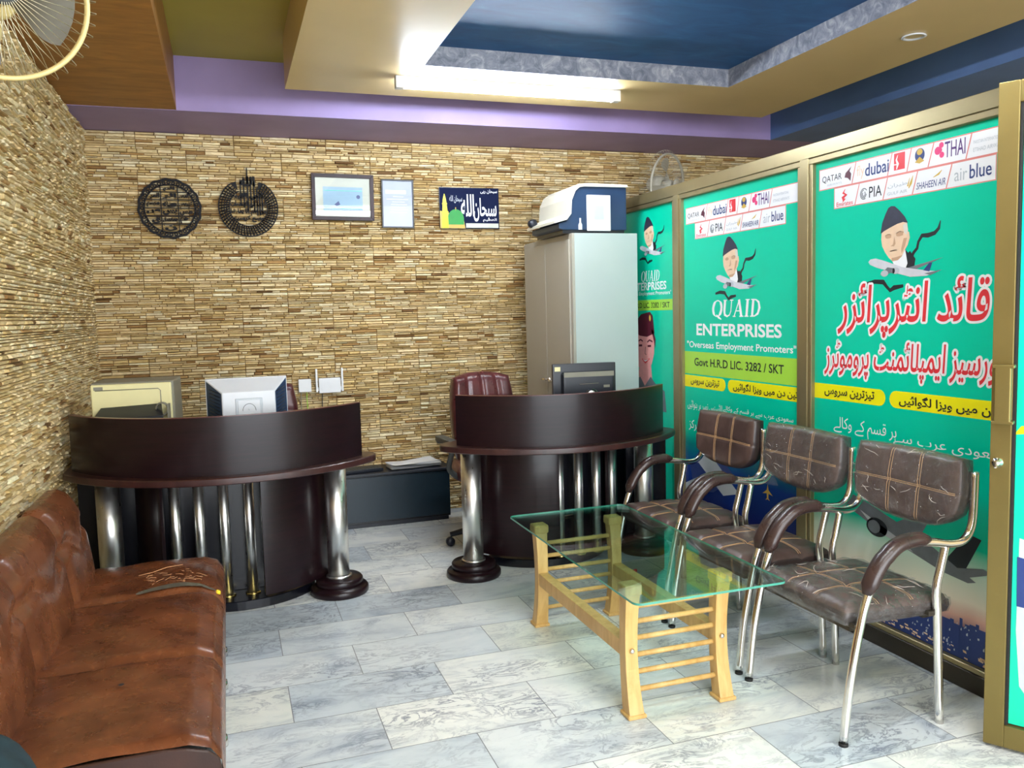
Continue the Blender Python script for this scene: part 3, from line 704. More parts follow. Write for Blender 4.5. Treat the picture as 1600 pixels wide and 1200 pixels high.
text(shape('سعودی عرب سے'), (0.484, 1.0, 0.865, 0.905), 'white', b3, Z1, 0.0, name='small_lettering')
text(shape('ہر قسم کے وکالے'), (0.130, 0.500, 0.868, 0.945), 'white', b3, Z1, 0.0, name='small_lettering')
# airliner low on the sheet, city at dusk along the bottom
poly('aircraft_picture', [(0.20, 0.600), (0.26, 0.612), (0.36, 0.590), (0.52, 0.545), (0.70, 0.490), (0.84, 0.432), (0.895, 0.410), (0.86, 0.398), (0.74, 0.408), (0.56, 0.450), (0.38, 0.498), (0.26, 0.540), (0.205, 0.575)], 'planegrey', b3, Z1)
poly('aircraft_picture', [(0.46, 0.520), (0.60, 0.600), (0.68, 0.600), (0.62, 0.500)], 'planegrey', b3, Z2)
poly('aircraft_picture', [(0.76, 0.465), (0.86, 0.585), (0.915, 0.575), (0.84, 0.430)], 'ink', b3, Z2)
poly('aircraft_picture', [(0.80, 0.440), (0.925, 0.470), (0.97, 0.462), (0.85, 0.415)], 'planegrey', b3, Z3)
poly('aircraft_picture', [(0.30, 0.555), (0.56, 0.470), (0.60, 0.445), (0.40, 0.485)], 'palegrey', b3, Z3)
poly('engine_picture', disc(0.40, 0.500, 0.060, 0.040), 'ink', b3, Z3); poly('engine_picture', disc(0.385, 0.50, 0.035, 0.028), 'planegrey', b3, Z4)
rc = random.Random(11); sky = B(); x = 0.0
while x < 1.08:
    w = rc.uniform(0.010, 0.034); h = 0.235 + rc.choice([0, 0.004, 0.008, 0.014, 0.02, 0.03, 0.05]) - 0.01
    sky.prism([(x, 0.10), (min(x + w, 1.09), 0.10), (min(x + w, 1.09), h), (x, h)], Z1, Z1); x += w * 0.95
sky.obj('skyline_picture', 'navy', b3)
lt = B()
for _ in range(150):
    x, y = rc.uniform(0.0, 1.07), rc.uniform(0.115, 0.23); s = rc.uniform(0.003, 0.008)
    lt.prism([(x, y), (x + s, y), (x + s, y + s * rc.uniform(0.5, 2.4)), (x, y + s)], Z2, Z2)
lt.obj('city_lights_picture', 'palegrey', b3)['kind'] = 'stuff'
lt = B()
for _ in range(60):
    x, y = rc.uniform(0.3, 1.07), rc.uniform(0.103, 0.135); s = rc.uniform(0.004, 0.012)
    lt.prism([(x, y), (x + s * 2, y - 0.002), (x + s * 2, y + s * 0.5), (x, y + s * 0.6)], Z3, Z3)
lt.obj('city_lights_picture', 'orange', b3)['kind'] = 'stuff'

# middle pane
G2 = grad_print('green_banner_print_night', [(0.0, rgb(6, 10, 40)), (0.30, rgb(16, 28, 96)), (0.52, rgb(18, 60, 140)), (0.66, rgb(0, 130, 128)), (0.74, rgb(0, 196, 156)), (1.0, rgb(0, 200, 162))], 0.05, 1.05)
b2 = banner_root('banner', 'green banner with white English name and lime licence band, on the middle pane', 4.322)
B().prism([(0, 0.098), (1.046, 0.098), (1.046, 2.077), (0, 2.077)], 0, 0.0005).obj('sheet', G2, b2)
logo_strip(b2, 1.0, -0.028, 1.04)
portrait(b2, 0.0, -0.012, 0.98)
serif(b2, 'QUAID', 0.300, 0.745, 1.392, 1.482, Z1)
text('ENTERPRISES', (0.131, 0.910, 1.286, 1.354), 'white', b2, Z1, 0.025, name='name_lettering')
text('"Overseas Employment Promoters"', (0.028, 1.020, 1.203, 1.253), 'white', b2, Z1, 0.014, name='small_lettering')
poly('lime_band', [(0, 1.060), (1.046, 1.060), (1.046, 1.191), (0, 1.191)], 'lime', b2, Z1)
text('Govt H.R.D LIC. 3282 / SKT', (0.108, 0.927, 1.110, 1.156), 'ink', b2, Z2, 0.012, name='licence_lettering')
pills(b2, -0.035, 0.97, 1.046)
text(shape('سعودی عرب سے ہر قسم کے وکالے'), (0.40, 1.0, 0.868, 0.905), 'white', b2, Z1, 0.0, name='small_lettering')
text(shape('لائسنس نمبر پر بنوائیں'), (0.030, 0.39, 0.845, 0.905), 'white', b2, Z1, 0.0, name='small_lettering')
text(shape('ترین مرکز'), (0.041, 0.30, 0.725, 0.790), 'white', b2, Z1, 0.0, name='small_lettering')
poly('aircraft_picture', [(0.05, 0.52), (0.20, 0.66), (0.36, 0.62), (0.52, 0.52), (0.30, 0.40), (0.10, 0.36)], 'navy', b2, Z1)
poly('aircraft_picture', [(0.12, 0.56), (0.26, 0.62), (0.55, 0.44), (0.40, 0.40)], 'palegrey', b2, Z2)
poly('aircraft_picture', [(0.34, 0.62), (0.46, 0.58), (0.40, 0.70), (0.36, 0.70)], 'planewhite', b2, Z2)
poly('aircraft_picture', [(0.0, 0.40), (0.14, 0.46), (0.10, 0.30), (0.0, 0.26)], 'palegrey', b2, Z2)
for ax, ay in ((0.64, 0.52), (0.80, 0.50)):
    poly('aircraft_mark', [(ax + dx * 0.06, ay + dy * 0.06) for dx, dy in ((0, 0.7), (0.12, 0.2), (0.7, -0.2), (0.12, -0.1), (0.1, -0.5), (0.3, -0.7), (0, -0.6), (-0.3, -0.7), (-0.1, -0.5), (-0.12, -0.1), (-0.7, -0.2), (-0.12, 0.2))], 'gold', b2, Z2)

# far pane, half hidden behind the steel cabinet
b1 = banner_root('banner', 'green banner with a smiling woman in a maroon cap, behind the steel cabinet', 5.545)
B().prism([(0, 0.098), (1.115, 0.098), (1.115, 2.077), (0, 2.077)], 0, 0.0005).obj('sheet', 'green', b1)
portrait(b1, 0.32, 0.215, 0.86)
serif(b1, 'QUAID', 0.690, 0.932, 1.618, 1.686, Z1)
text('ENTERPRISES', (0.52, 1.012, 1.562, 1.614), 'white', b1, Z1, 0.025, name='name_lettering')
text('"Overseas Employment Promoters"', (0.47, 1.07, 1.524, 1.556), 'white', b1, Z1, 0.012, name='small_lettering')
poly('lime_band', [(0.0, 1.434), (1.085, 1.434), (1.085, 1.501), (0.0, 1.501)], 'lime', b1, Z1)
text('Govt H.R.D LIC. 3282 / SKT', (0.45, 1.05, 1.450, 1.484), 'ink', b1, Z2, 0.01, name='licence_lettering')
poly('woman_neck', [(0.66, 1.10), (0.80, 1.14), (0.82, 0.99), (0.72, 0.93), (0.62, 0.99)], 'skin_pink', b1, Z1)
poly('woman_face', [(0.60, 1.28), (0.64, 1.30), (0.74, 1.275), (0.83, 1.305), (0.852, 1.24), (0.85, 1.16), (0.815, 1.09), (0.745, 1.04), (0.68, 1.03), (0.62, 1.08)], 'skin_pink', b1, Z1 + 0.0003)
poly('woman_hair', [(0.838, 1.31), (0.87, 1.25), (0.862, 1.19), (0.848, 1.24), (0.815, 1.31)], 'maroon', b1, Z2)
poly('woman_cap', [(0.58, 1.30), (0.60, 1.36), (0.68, 1.41), (0.80, 1.425), (0.836, 1.40), (0.856, 1.29), (0.76, 1.265), (0.66, 1.27)], 'maroon', b1, Z2)
poly('cap_badge', disc(0.80, 1.385, 0.012, 0.02), 'gold', b1, Z3)
poly('woman_jacket', [(0.58, 0.98), (0.66, 1.00), (0.72, 0.945), (0.80, 1.01), (0.86, 0.97), (0.98, 0.93), (1.00, 0.80), (0.55, 0.80)], 'planegrey', b1, Z2)
strokes('facial_features', [([(0.64, 1.235), (0.67, 1.245), (0.70, 1.235)], 0.010), ([(0.76, 1.23), (0.79, 1.245), (0.83, 1.235)], 0.010), ([(0.645, 1.205), (0.69, 1.208)], 0.013), ([(0.765, 1.205), (0.81, 1.208)], 0.013), ([(0.735, 1.2), (0.728, 1.155), (0.745, 1.15)], 0.006)], 'maroon', b1, Z2)
strokes('lips', [([(0.685, 1.12), (0.73, 1.103), (0.79, 1.125)], [0.006, 0.026, 0.006])], 'red', b1, Z2); strokes('teeth', [([(0.70, 1.117), (0.73, 1.108), (0.775, 1.12)], [0.002, 0.010, 0.002])], 'white', b1, Z3)

# ------------------------------------------------------------------ the open door at the right edge
DOOR_A = atan2(-0.85, 0.53)
dr = thing('door_1', 'champagne aluminium framed glass door standing open at the right edge', 'door', (2.28, 1.98, 0), DOOR_A); dr['kind'] = 'structure'
DW, DH = 0.80, 2.105
def dbx(n, m, x0, x1, z0, z1, y0=-0.02, y1=0.02, bev=0.003):
    b = B(); b.box(x0, x1, y0, y1, z0, z1); b.bevel(bev, 2); return b.obj(n, m, dr)
dbx('stile', 'door_metal', 0, 0.058, 0.012, DH); dbx('stile', 'door_metal', DW - 0.058, DW, 0.012, DH)
dbx('top_rail', 'door_metal', 0.058, DW - 0.058, DH - 0.065, DH); dbx('bottom_rail', 'door_metal', 0.058, DW - 0.058, 0.012, 0.085)
dbx('gasket', 'rubber', 0.058, 0.066, 0.085, DH - 0.065, -0.012, 0.012, 0.001)
dbx('glass_pane', 'glass', 0.06, DW - 0.06, 0.08, DH - 0.06, -0.003, 0.003, 0.0005)
# the room-side face of the door is -Y in its frame
sgn = -1
def drp(name, pts, m, lay):
    b = B(); n = len(pts)
    b.add([(x, sgn * (0.0045 + lay * 0.0006), z) for x, z in pts], [tuple(range(n))]); return b.obj(name, m, dr)
drp('vinyl_sheet', [(0.068, 0.09), (DW - 0.06, 0.09), (DW - 0.06, DH - 0.066), (0.068, DH - 0.066)], 'green', 0)
drp('printed_picture', [(0.085, 0.70), (0.40, 0.62), (0.44, 0.52), (0.40, 0.20), (0.16, 0.13), (0.095, 0.22), (0.082, 0.40)], 'palegrey', 1)
drp('printed_picture', [(0.080, 0.64), (0.30, 0.60), (0.30, 0.46), (0.082, 0.48)], 'navy', 2)
drp('printed_arrow', [(0.068, 1.035), (0.082, 1.055), (0.098, 1.055), (0.104, 1.032), (0.068, 1.028)], 'yellow', 1)
b = B(); b.box(0.012, 0.058, sgn * 0.048 - 0.010, sgn * 0.048 + 0.010, 1.065, 1.245); b.bevel(0.008, 3); h = b.obj('pull_handle', 'door_metal', dr)
for z in (1.068, 1.242):
    b = B(); b.box(0.006, 0.066, sgn * 0.04 - 0.018, sgn * 0.04 + 0.018, z - 0.005, z + 0.005); b.bevel(0.002, 1); b.obj('handle_bracket', 'door_metal', h)
b = B(); b.lathe([(0.0, 0.0), (0.016, 0.0), (0.016, 0.006), (0.009, 0.008), (0.009, 0.022), (0.0, 0.024)], 20, (0.022, sgn * 0.019, 0.937), axis=(0, sgn, 0)); lk = b.obj('lock', 'chrome', dr)
b = B(); b.box(0.018, 0.026, sgn * 0.052 - 0.009, sgn * 0.052 + 0.009, 0.925, 0.949); b.bevel(0.003, 2); b.obj('thumb_turn', 'chrome', lk)

# ================================================================== RECEPTION DESKS
def desk(name, label, C, h0, h1, s0, s1, cols, panels, pipes, rec, xmax=None, xmin=None, ends=()):
    """everything in polar form about C: angle 0 looks at the customers (-y), positive to the right"""
    rt = thing(name, label, 'reception desk', (C[0], C[1], 0), 0, 'curved dark reception desks')
    P = lambda r, a: (r * sin(radians(a)), -r * cos(radians(a)))
    def arc(r, a0, a1, n): return [P(r, a0 + (a1 - a0) * i / n) for i in range(n + 1)]
    cut = (lambda p: (max(min(p[0], (9 if xmax is None else xmax) - C[0]), (-9 if xmin is None else xmin) - C[0]), p[1]))
    def band(nm, mat, ro, ri, a0, a1, z0, z1, n=40, bev=0.004, rnd=0.0, seg=2):
        out = []
        if rnd:
            da = math.degrees(rnd / ro)
            out += [P(ro - rnd + rnd * cos(t), a0 + da - da * sin(t)) for t in [pi / 2 * (1 - i / 6) for i in range(6)]]
            out += arc(ro, a0 + da, a1 - da, n)
            out += [P(ro - rnd + rnd * cos(t), a1 - da + da * sin(t)) for t in [pi / 2 * i / 6 for i in range(1, 7)]]
        else: out += arc(ro, a0, a1, n)
        poly_ = [cut(p) for p in out + arc(ri, a1, a0, n)]
        b = B(); b.prism(poly_, z0, z1)
        if bev: b.bevel(bev, seg, 0.7)
        b.bm.normal_update()
        for f in b.bm.faces:
            if abs(f.normal.z) < 0.5: f.smooth = True
        for e in b.bm.edges:
            if len(e.link_faces) == 2 and e.calc_face_angle(0) > 0.6: e.smooth = False
        return b.obj(nm, mat, rt)
    band('counter_top', 'slab', 0.87, 0.32, s0, s1, 0.722, 0.755, 48, 0.010, 0.12, 3)
    hs = band('privacy_screen', 'desk', 0.81, 0.785, h0, h1, 0.755, 1.018, 48, 0.0)
    b = B(); b.prism([cut(p) for p in arc(0.811, h0, h1, 48) + arc(0.784, h1, h0, 48)], 1.018, 1.021); e = b.obj('edge_band', 'desk_edge', hs); e.parent = hs
    for a0, a1 in panels: band('front_panel', 'desk', 0.505, 0.485, a0, a1, 0.085, 0.722, 24, 0.002)
    xa, xb, yy = rec
    b = B(); b.box(xa, xb, yy, yy + 0.02, 0.05, 0.722); b.obj('recessed_panel', 'desk_black', rt)
    # plinth under the front panels and pipes
    a_lo = min(p[0] for p in panels); a_hi = max(p[1] for p in panels)
    b = B(); b.prism([cut(p) for p in arc(0.43, a_lo + 3, a_hi - 3, 30) + [P(0.12, a_hi), P(0.12, a_lo)]], 0, 0.048); b.bevel(0.003, 1, 0.7); b.obj('plinth', 'desk_black', rt)
    for x, y in pipes:
        b = B(); b.tube([(x, y, 0.048), (x, y, 0.722)], 0.026, 20); pp = b.obj('ornamental_pipe', 'steel', rt)
        B().lathe([(0.026, 0.048), (0.038, 0.048), (0.038, 0.053), (0.028, 0.056)], 20, (x, y, 0)).obj('flange', 'brass', pp)
    for a, r in cols:
        x, y = P(r, a)
        b = B(); b.tube([(x, y, 0.085), (x, y, 0.70)], 0.056, 32); cc = b.obj('column', 'steel', rt)
        B().lathe([(0.0, 0.0), (0.145, 0.0), (0.150, 0.008), (0.150, 0.030), (0.142, 0.040), (0.118, 0.042), (0.118, 0.046), (0.122, 0.052), (0.122, 0.074), (0.114, 0.084), (0.058, 0.086)], 40, (x, y, 0)).obj('column_base', 'desk', cc)
        B().lathe([(0.057, 0.085), (0.068, 0.086), (0.066, 0.094), (0.057, 0.096)], 32, (x, y, 0)).obj('column_collar', 'steel', cc)
        B().lathe([(0.0, 0.70), (0.075, 0.70), (0.075, 0.722), (0.0, 0.722)], 32, (x, y, 0)).obj('column_cap', 'desk_black', cc)
    for q in ends:
        b = B(); b.box(q[0], q[1], q[2], q[2] + 0.018, 0.0, 0.721); b.obj('end_panel', 'desk_black', rt)
    return rt
desk('reception_desk', 'dark mahogany curved reception desk on the left, behind the brown sofa', (0.012, 4.68), -65, 47.5, -114, 55.5,
     [(55.7, 0.585), (-66.5, 0.655)], [(12, 62), (-102, -46)], [(-0.30, -0.31), (-0.188, -0.31), (-0.071, -0.31), (0.049, -0.31)], (-0.40, 0.12, -0.235), xmin=-0.755, ends=((-0.767, -0.47, -0.04),))
desk('reception_desk', 'dark mahogany curved reception desk on the right, beside the glazed partition', (1.735, 4.715), -50, 46, -59, 56,
     [(-53.0, 0.635), (60, 0.665)], [(-63, -4), (38, 88)], [(0.012, -0.385), (0.128, -0.39), (0.245, -0.38), (0.350, -0.36)], (-0.05, 0.40, -0.29), xmax=2.50, ends=((0.50, 0.770, -0.255), (0.42, 0.60, -0.06)))

# ------------------------------------------------------------------ things on and behind the desks
# monitor seen from behind, on the left desk
t = thing('computer_monitor', 'silver monitor with black vented sides, seen from behind on the left desk', 'monitor', (0.080, 4.25, 0.7565), radians(2))
b = B(); b.box(-0.19, 0.19, 0.0, 0.035, 0.07, 0.405); b.bevel(0.006, 2); b.obj('bezel', 'silver_plastic', t)
b = B()
v = [(-0.187, 0.0, 0.075), (0.187, 0.0, 0.075), (0.187, 0.0, 0.402), (-0.187, 0.0, 0.402), (-0.120, -0.12, 0.085), (0.120, -0.12, 0.085), (0.120, -0.12, 0.345), (-0.120, -0.12, 0.345)]
b.add(v, [(4, 5, 6, 7), (3, 7, 6, 2), (0, 1, 5, 4)], 0); b.add(v, [(0, 4, 7, 3), (1, 2, 6, 5)], 1); bmesh.ops.remove_doubles(b.bm, verts=b.bm.verts, dist=1e-5); b.bevel(0.006, 2, 0.3)
hs = b.obj('rear_housing', ['silver_plastic', 'navy_plastic'], t)
for s in (-1, 1):
    b = B()
    for i in range(14):
        z = 0.12 + i * 0.017
        p = lambda f, zz: (s * (0.187 - 0.067 * f) + s * 0.0015, -0.12 * f - 0.0015, zz)
        b.tube([p(0.2, z + 0.02 * 0.8), p(0.86, z)], 0.0022, 5)
    b.obj('vent_slats', 'black_plastic', hs)
b = B(); b.box(-0.062, 0.062, -0.1235, -0.118, 0.19, 0.315); b.bevel(0.002, 1); pl = b.obj('mount_plate', 'palegrey', hs)
b = B(); b.box(-0.05, 0.05, -0.1255, -0.1225, 0.20, 0.305); b.bevel(0.001, 1); b.lathe([(0.004, 0), (0.004, 0.002), (0, 0.002)], 10, (0, -0.1255, 0.262), axis=(0, -1, 0)); b.obj('mount_cover', 'silver_plastic', pl)
strokes_ = B()
strokes_.tube([(0.03 * cos(a), -0.126, 0.255 + 0.034 * sin(a)) for a in [i * pi / 12 for i in range(13)]], 0.0012, 5); strokes_.obj('moulded_arc', 'dark_grey', pl)
b = B(); b.box(-0.035, 0.035, -0.06, 0.0, 0.02, 0.2); b.lathe([(0, 0), (0.11, 0), (0.11, 0.012), (0.03, 0.022), (0, 0.022)], 28, (0, -0.02, 0)); b.obj('stand', 'silver_plastic', t)

# cream office machine standing on end on the left desk
t = thing('laser_printer', 'cream and grey office printer at the left end of the left desk', 'printer', (-0.438, 4.47, 0.7565), radians(-3))
b = B(); b.box(-0.205, 0.175, 0.0, 0.34, 0.0, 0.395); b.bevel(0.012, 3); b.obj('housing', 'grey_plastic', t)
b = B(); b.box(-0.200, 0.165, -0.022, 0.001, 0.01, 0.388); b.bevel(0.010, 3); fr = b.obj('front_cover', 'cream_plastic', t)
b = B(); b.tube([(-0.18, -0.0225, 0.360), (0.105, -0.0225, 0.360), (0.115, -0.0225, 0.350), (0.115, -0.0225, 0.20)], 0.0022, 6); b.obj('panel_seam', 'grey_plastic', fr)
b = B(); b.box(-0.186, -0.145, -0.024, -0.021, 0.362, 0.378); b.obj('badge', 'grey_plastic', fr)
b = B(); b.add([(-0.16, -0.022, 0.275), (0.115, -0.022, 0.285), (0.135, -0.13, 0.235), (-0.185, -0.13, 0.225), (-0.16, -0.022, 0.255), (0.115, -0.022, 0.265), (0.135, -0.13, 0.215), (-0.185, -0.13, 0.205)],
      [(0, 3, 2, 1), (4, 5, 6, 7), (3, 7, 6, 2), (1, 2, 6, 5), (0, 4, 7, 3)]); b.bevel(0.004, 2); tr = b.obj('output_tray', 'black_plastic', t)
b = B(); b.lathe([(0.026, -0.006), (0.034, -0.006), (0.034, 0.006), (0.026, 0.006), (0.026, -0.006)], 22, (0.125, -0.075, 0.262), axis=(0.3, 1, 0)); b.box(0.15, 0.158, -0.10, -0.03, 0.20, 0.285); b.obj('tray_hinge', 'grey_plastic', tr)

# black monitor seen from behind on the right desk
t = thing('computer_monitor', 'black flat monitor with grey top stripe, seen from behind on the right desk', 'monitor', (1.865, 4.215, 0.7565), radians(-6))
b = B(); b.box(-0.182, 0.182, 0.0, 0.03, 0.08, 0.398); b.bevel(0.006, 2); b.obj('screen_back', 'black_plastic', t)
b = B(); b.box(-0.135, 0.165, -0.03, 0.001, 0.10, 0.345); b.bevel(0.016, 3); hs = b.obj('rear_housing', 'black_plastic', t)
b = B(); b.box(-0.128, 0.160, -0.032, -0.028, 0.325, 0.352, mat=Matrix.Identity(4)); b.obj('grey_stripe', 'grey_plastic', hs)
b = B(); b.box(-0.172, -0.14, -0.002, 0.001, 0.358, 0.382); b.obj('yellow_sticker', 'cream_plastic', t)
b = B(); b.box(0.10, 0.135, -0.0315, -0.029, 0.262, 0.276); b.obj('label', 'grey_plastic', hs)
b = B(); b.tube([(-0.04, -0.031, 0.285), (0.07, -0.031, 0.287)], 0.0015, 5); b.obj('seam', 'grey_plastic', hs)
b = B(); b.lathe([(0.0, 0.006), (0.022, 0.005), (0.038, 0.0), (0.0, 0.0)], 26, (0.03, -0.030, 0.222), axis=(0, -1, 0)); b.obj('round_cap', 'steel', hs)
b = B(); b.tube([(0.03 + 0.03 * cos(a), -0.036, 0.222 + 0.03 * sin(a)) for a in [0.3 + i * 0.2 for i in range(14)]], 0.004, 6); b.box(0.0, 0.06, -0.05, -0.028, 0.02, 0.16); b.lathe([(0, 0), (0.12, 0), (0.12, 0.01), (0.03, 0.025), (0, 0.025)], 28, (0.03, -0.01, 0)); b.obj('stand', 'black_plastic', t)

# pad with stitched seams: used for chairs
def pad(w, d, t, seams_u, seams_v, n=36, k=0.22, quilt=0.010, bend=0.0, puff=0.016, off=0.0, wrinkle=0.0, seed=1, bottom=True, belly=0.0):
    """w along x, d along y, soft top at z=t"""
    rnd = random.Random(seed); ph = [rnd.uniform(0, 6) for _ in range(8)]
    def prof(u, v):
        x = (u * 2 - 1); y = (v * 2 - 1)
        X = x * sqrt(1 - k * y * y / 2); Y = y * sqrt(1 - k * x * x / 2)
        if belly and y > 0: Y *= 1 - belly * X * X * X * X * 1.15 - belly * 0.25 * X * X
        e = max(abs(x), abs(y)); z = t
        edge = max(0.0, (e - 0.80) / 0.20); z -= t * 0.38 * edge ** 2.4
        z += puff * (1 - x * x) * (1 - y * y)
        for s in seams_u: z -= quilt * math.exp(-((x - s) / 0.055) ** 2)
        for s in seams_v: z -= quilt * math.exp(-((y - s) / 0.055) ** 2)
        if wrinkle:
            z += wrinkle * (sin(9 * x + 5 * y + ph[0]) * sin(6 * y - 4 * x + ph[1]) + 0.6 * sin(17 * x - 13 * y + ph[2]))
        z += bend * X * X
        return (X * (w / 2 + off), Y * (d / 2 + off), z + off)
    b = B(); g = b.grid(prof, n, n)
    bot = 0.12 * t if bottom else 0.0
    ring_ = [g[i][0] for i in range(n + 1)] + [g[n][j] for j in range(1, n + 1)] + [g[i][n] for i in range(n - 1, -1, -1)] + [g[0][j] for j in range(n - 1, 0, -1)]
    R1 = [b.bm.verts.new((p.co.x * 1.012, p.co.y * 1.012, p.co.z * 0.55 + bend * 0.2 * (p.co.x ** 2))) for p in ring_]
    R2 = [b.bm.verts.new((p.co.x * 0.985, p.co.y * 0.985, bend * (p.co.x ** 2) * 1.0)) for p in ring_]
    N = len(ring_)
    for A, C in ((ring_, R1), (R1, R2)):
        for i in range(N):
            f = b.bm.faces.new((A[i], C[i], C[(i + 1) % N], A[(i + 1) % N])); f.smooth = True; f.material_index = 1
    if bottom:
        f = b.bm.faces.new(R2); f.material_index = 1
    bmesh.ops.recalc_face_normals(b.bm, faces=b.bm.faces)
    return b, prof
def stitching(prof, seams_u, seams_v, r=0.0018, gap=0.03, n=26, lim=0.93):
    b = B()
    for s in seams_u:
        for o_ in ((-gap, gap) if gap else (0,)):
            b.tube([Vector(prof((s + o_ + 1) / 2, 0.5 + (i / n - 0.5) * lim)) + Vector((0, 0, r * 0.6)) for i in range(n + 1)], r, 5)
    for s in seams_v:
        for o_ in ((-gap, gap) if gap else (0,)):
            b.tube([Vector(prof(0.5 + (i / n - 0.5) * lim, (s + o_ + 1) / 2)) + Vector((0, 0, r * 0.6)) for i in range(n + 1)], r, 5)
    return b

def crease_glints(prof, n, seed, regions):
    """thin pale tubes standing in for highlights on the crumpled polythene, inside (u0, u1, v0, v1) regions of the pad"""
    rn = random.Random(seed); b = B()
    for i in range(n):
        u0, u1, v0, v1 = regions[i % len(regions)]
        u, v = rn.uniform(u0, u1), rn.uniform(v0, v1); a = rn.uniform(0, 2 * pi); pts = []
        for j in range(rn.randint(4, 8)):
            pts.append(Vector(prof(min(0.985, max(0.015, u)), min(0.985, max(0.015, v)))) + Vector((0, 0, 0.005)))
            a += rn.uniform(-0.7, 0.7); u += 0.022 * cos(a); v += 0.022 * sin(a)
        m = len(pts); b.tube(pts, [0.0003 + 0.0007 * sin(pi * (k + 0.5) / m) for k in range(m)], 5)
    return b

# office chairs behind the desks
def office_chair(label, loc, rz):
    """faces -y before turning"""
    t = thing('office_chair', label, 'office chair', loc, rz, 'burgundy office chairs behind the desks')
    su, sv = (-0.5, 0.0, 0.5), (-0.25, 0.35)
    b, pf = pad(0.42, 0.60, 0.085, su, sv, 30, 0.45, 0.016, 0.04, 0.02)
    bk = b.obj('backrest', ['burgundy', 'burgundy'], t, (0, 0.21, 0.765), (radians(82), 0, 0))
    stitching(pf, su, sv, 0.0012, 0.025).obj('stitching', 'burgundy', bk)
    b, pf = pad(0.50, 0.48, 0.10, (-0.33, 0.33), (-0.2,), 26, 0.35, 0.012)
    b.obj('seat', ['burgundy', 'burgundy'], t, (0, -0.02, 0.42))
    for s in (-1, 1):
        b = B(); b.tube(smooth_path([(s * 0.24, -0.02, 0.44), (s * 0.30, -0.02, 0.50), (s * 0.31, -0.12, 0.64), (s * 0.31, 0.02, 0.665), (s * 0.29, 0.20, 0.64)], 6), 0.017, 10); a = b.obj('armrest', 'dark_grey', t)
        b = B(); b.box(s * 0.31 - 0.03, s * 0.31 + 0.03, -0.15, 0.12, 0.655, 0.69); b.bevel(0.012, 3); b.obj('arm_pad', 'dark_grey', a)
    b = B(); b.tube([(0, 0, 0.09), (0, 0, 0.42)], 0.026, 14); b.obj('gas_column', 'black_plastic', t)
    b = B(); b.tube([(0, 0.02, 0.42), (0, 0.25, 0.45), (0, 0.27, 0.60)], 0.024, 8); b.obj('back_bracket', 'black_plastic', t)
    for i in range(5):
        a = i * 2 * pi / 5 + 0.5
        b = B(); b.tube([(0, 0, 0.105), (0.16 * cos(a), 0.16 * sin(a), 0.095), (0.29 * cos(a), 0.29 * sin(a), 0.072)], [0.028, 0.022, 0.016], 8); l = b.obj('base_arm', 'black_plastic', t)
        b = B(); b.lathe([(0, -0.02), (0.026, -0.02), (0.028, -0.012), (0.028, 0.012), (0.026, 0.02), (0, 0.02)], 18, (0.29 * cos(a), 0.29 * sin(a), 0.028), axis=(-sin(a), cos(a), 0)); b.obj('caster', 'black_plastic', l)
    return t
oc = office_chair('burgundy leather office chair behind the right desk', (1.545, 4.93, 0), radians(4))
dup(oc, (0.235, 5.06, 0), 'burgundy leather office chair half hidden behind the silver monitor', radians(16))

# low black cabinet between the desks
t = thing('low_cabinet', 'low black cabinet against the stone wall between the two desks', 'cabinet', (0.98, 5.74, 0))
b = B(); b.box(-0.46, 0.45, -0.14, 0.15, 0.03, 0.36); b.bevel(0.003, 1); b.obj('carcass', 'desk_black', t)
b = B(); b.box(-0.47, 0.46, -0.16, 0.15, 0.36, 0.378); b.bevel(0.003, 1); b.obj('top', 'black_plastic', t)
b = B(); b.box(-0.45, 0.44, -0.12, 0.14, 0.0, 0.03); b.obj('plinth', 'black_plastic', t)
b = B(); b.box(-0.40, 0.448, -0.148, -0.139, 0.045, 0.352); b.bevel(0.002, 1); b.obj('front', 'teal_laminate', t)
# paper bundle and keyboard on it
b = B(); rp = random.Random(4)
for i in range(7):
    m = Matrix.Translation((0, 0, 0.001 + i * 0.005)) @ Matrix.Rotation(rp.uniform(-0.12, 0.12), 4, 'Z')
    b.grid(lambda u, v: tuple(m @ Vector(((u - 0.5) * 0.36, (v - 0.5) * 0.17, 0.006 + 0.006 * sin(5 * u + i) * sin(4 * v)))), 8, 5)
o = b.obj('paper_bundle', 'paper', None, (1.20, 5.72, 0.378), (0, 0, radians(9))); tag(o, 'loose bundle of white papers on the low black cabinet', 'papers')
t = thing('keyboard', 'black computer keyboard lying on the low black cabinet near the left desk', 'keyboard', (0.80, 5.69, 0.379), radians(10))
b = B(); b.box(-0.17, 0.17, -0.06, 0.06, 0, 0.018); b.bevel(0.004, 2); b.obj('case', 'black_plastic', t)
b = B()
for i in range(14):
    for j in range(5): b.box(-0.16 + i * 0.0228, -0.16 + i * 0.0228 + 0.019, -0.053 + j * 0.021, -0.053 + j * 0.021 + 0.018, 0.018, 0.023)
b.obj('keys', 'dark_grey', t)

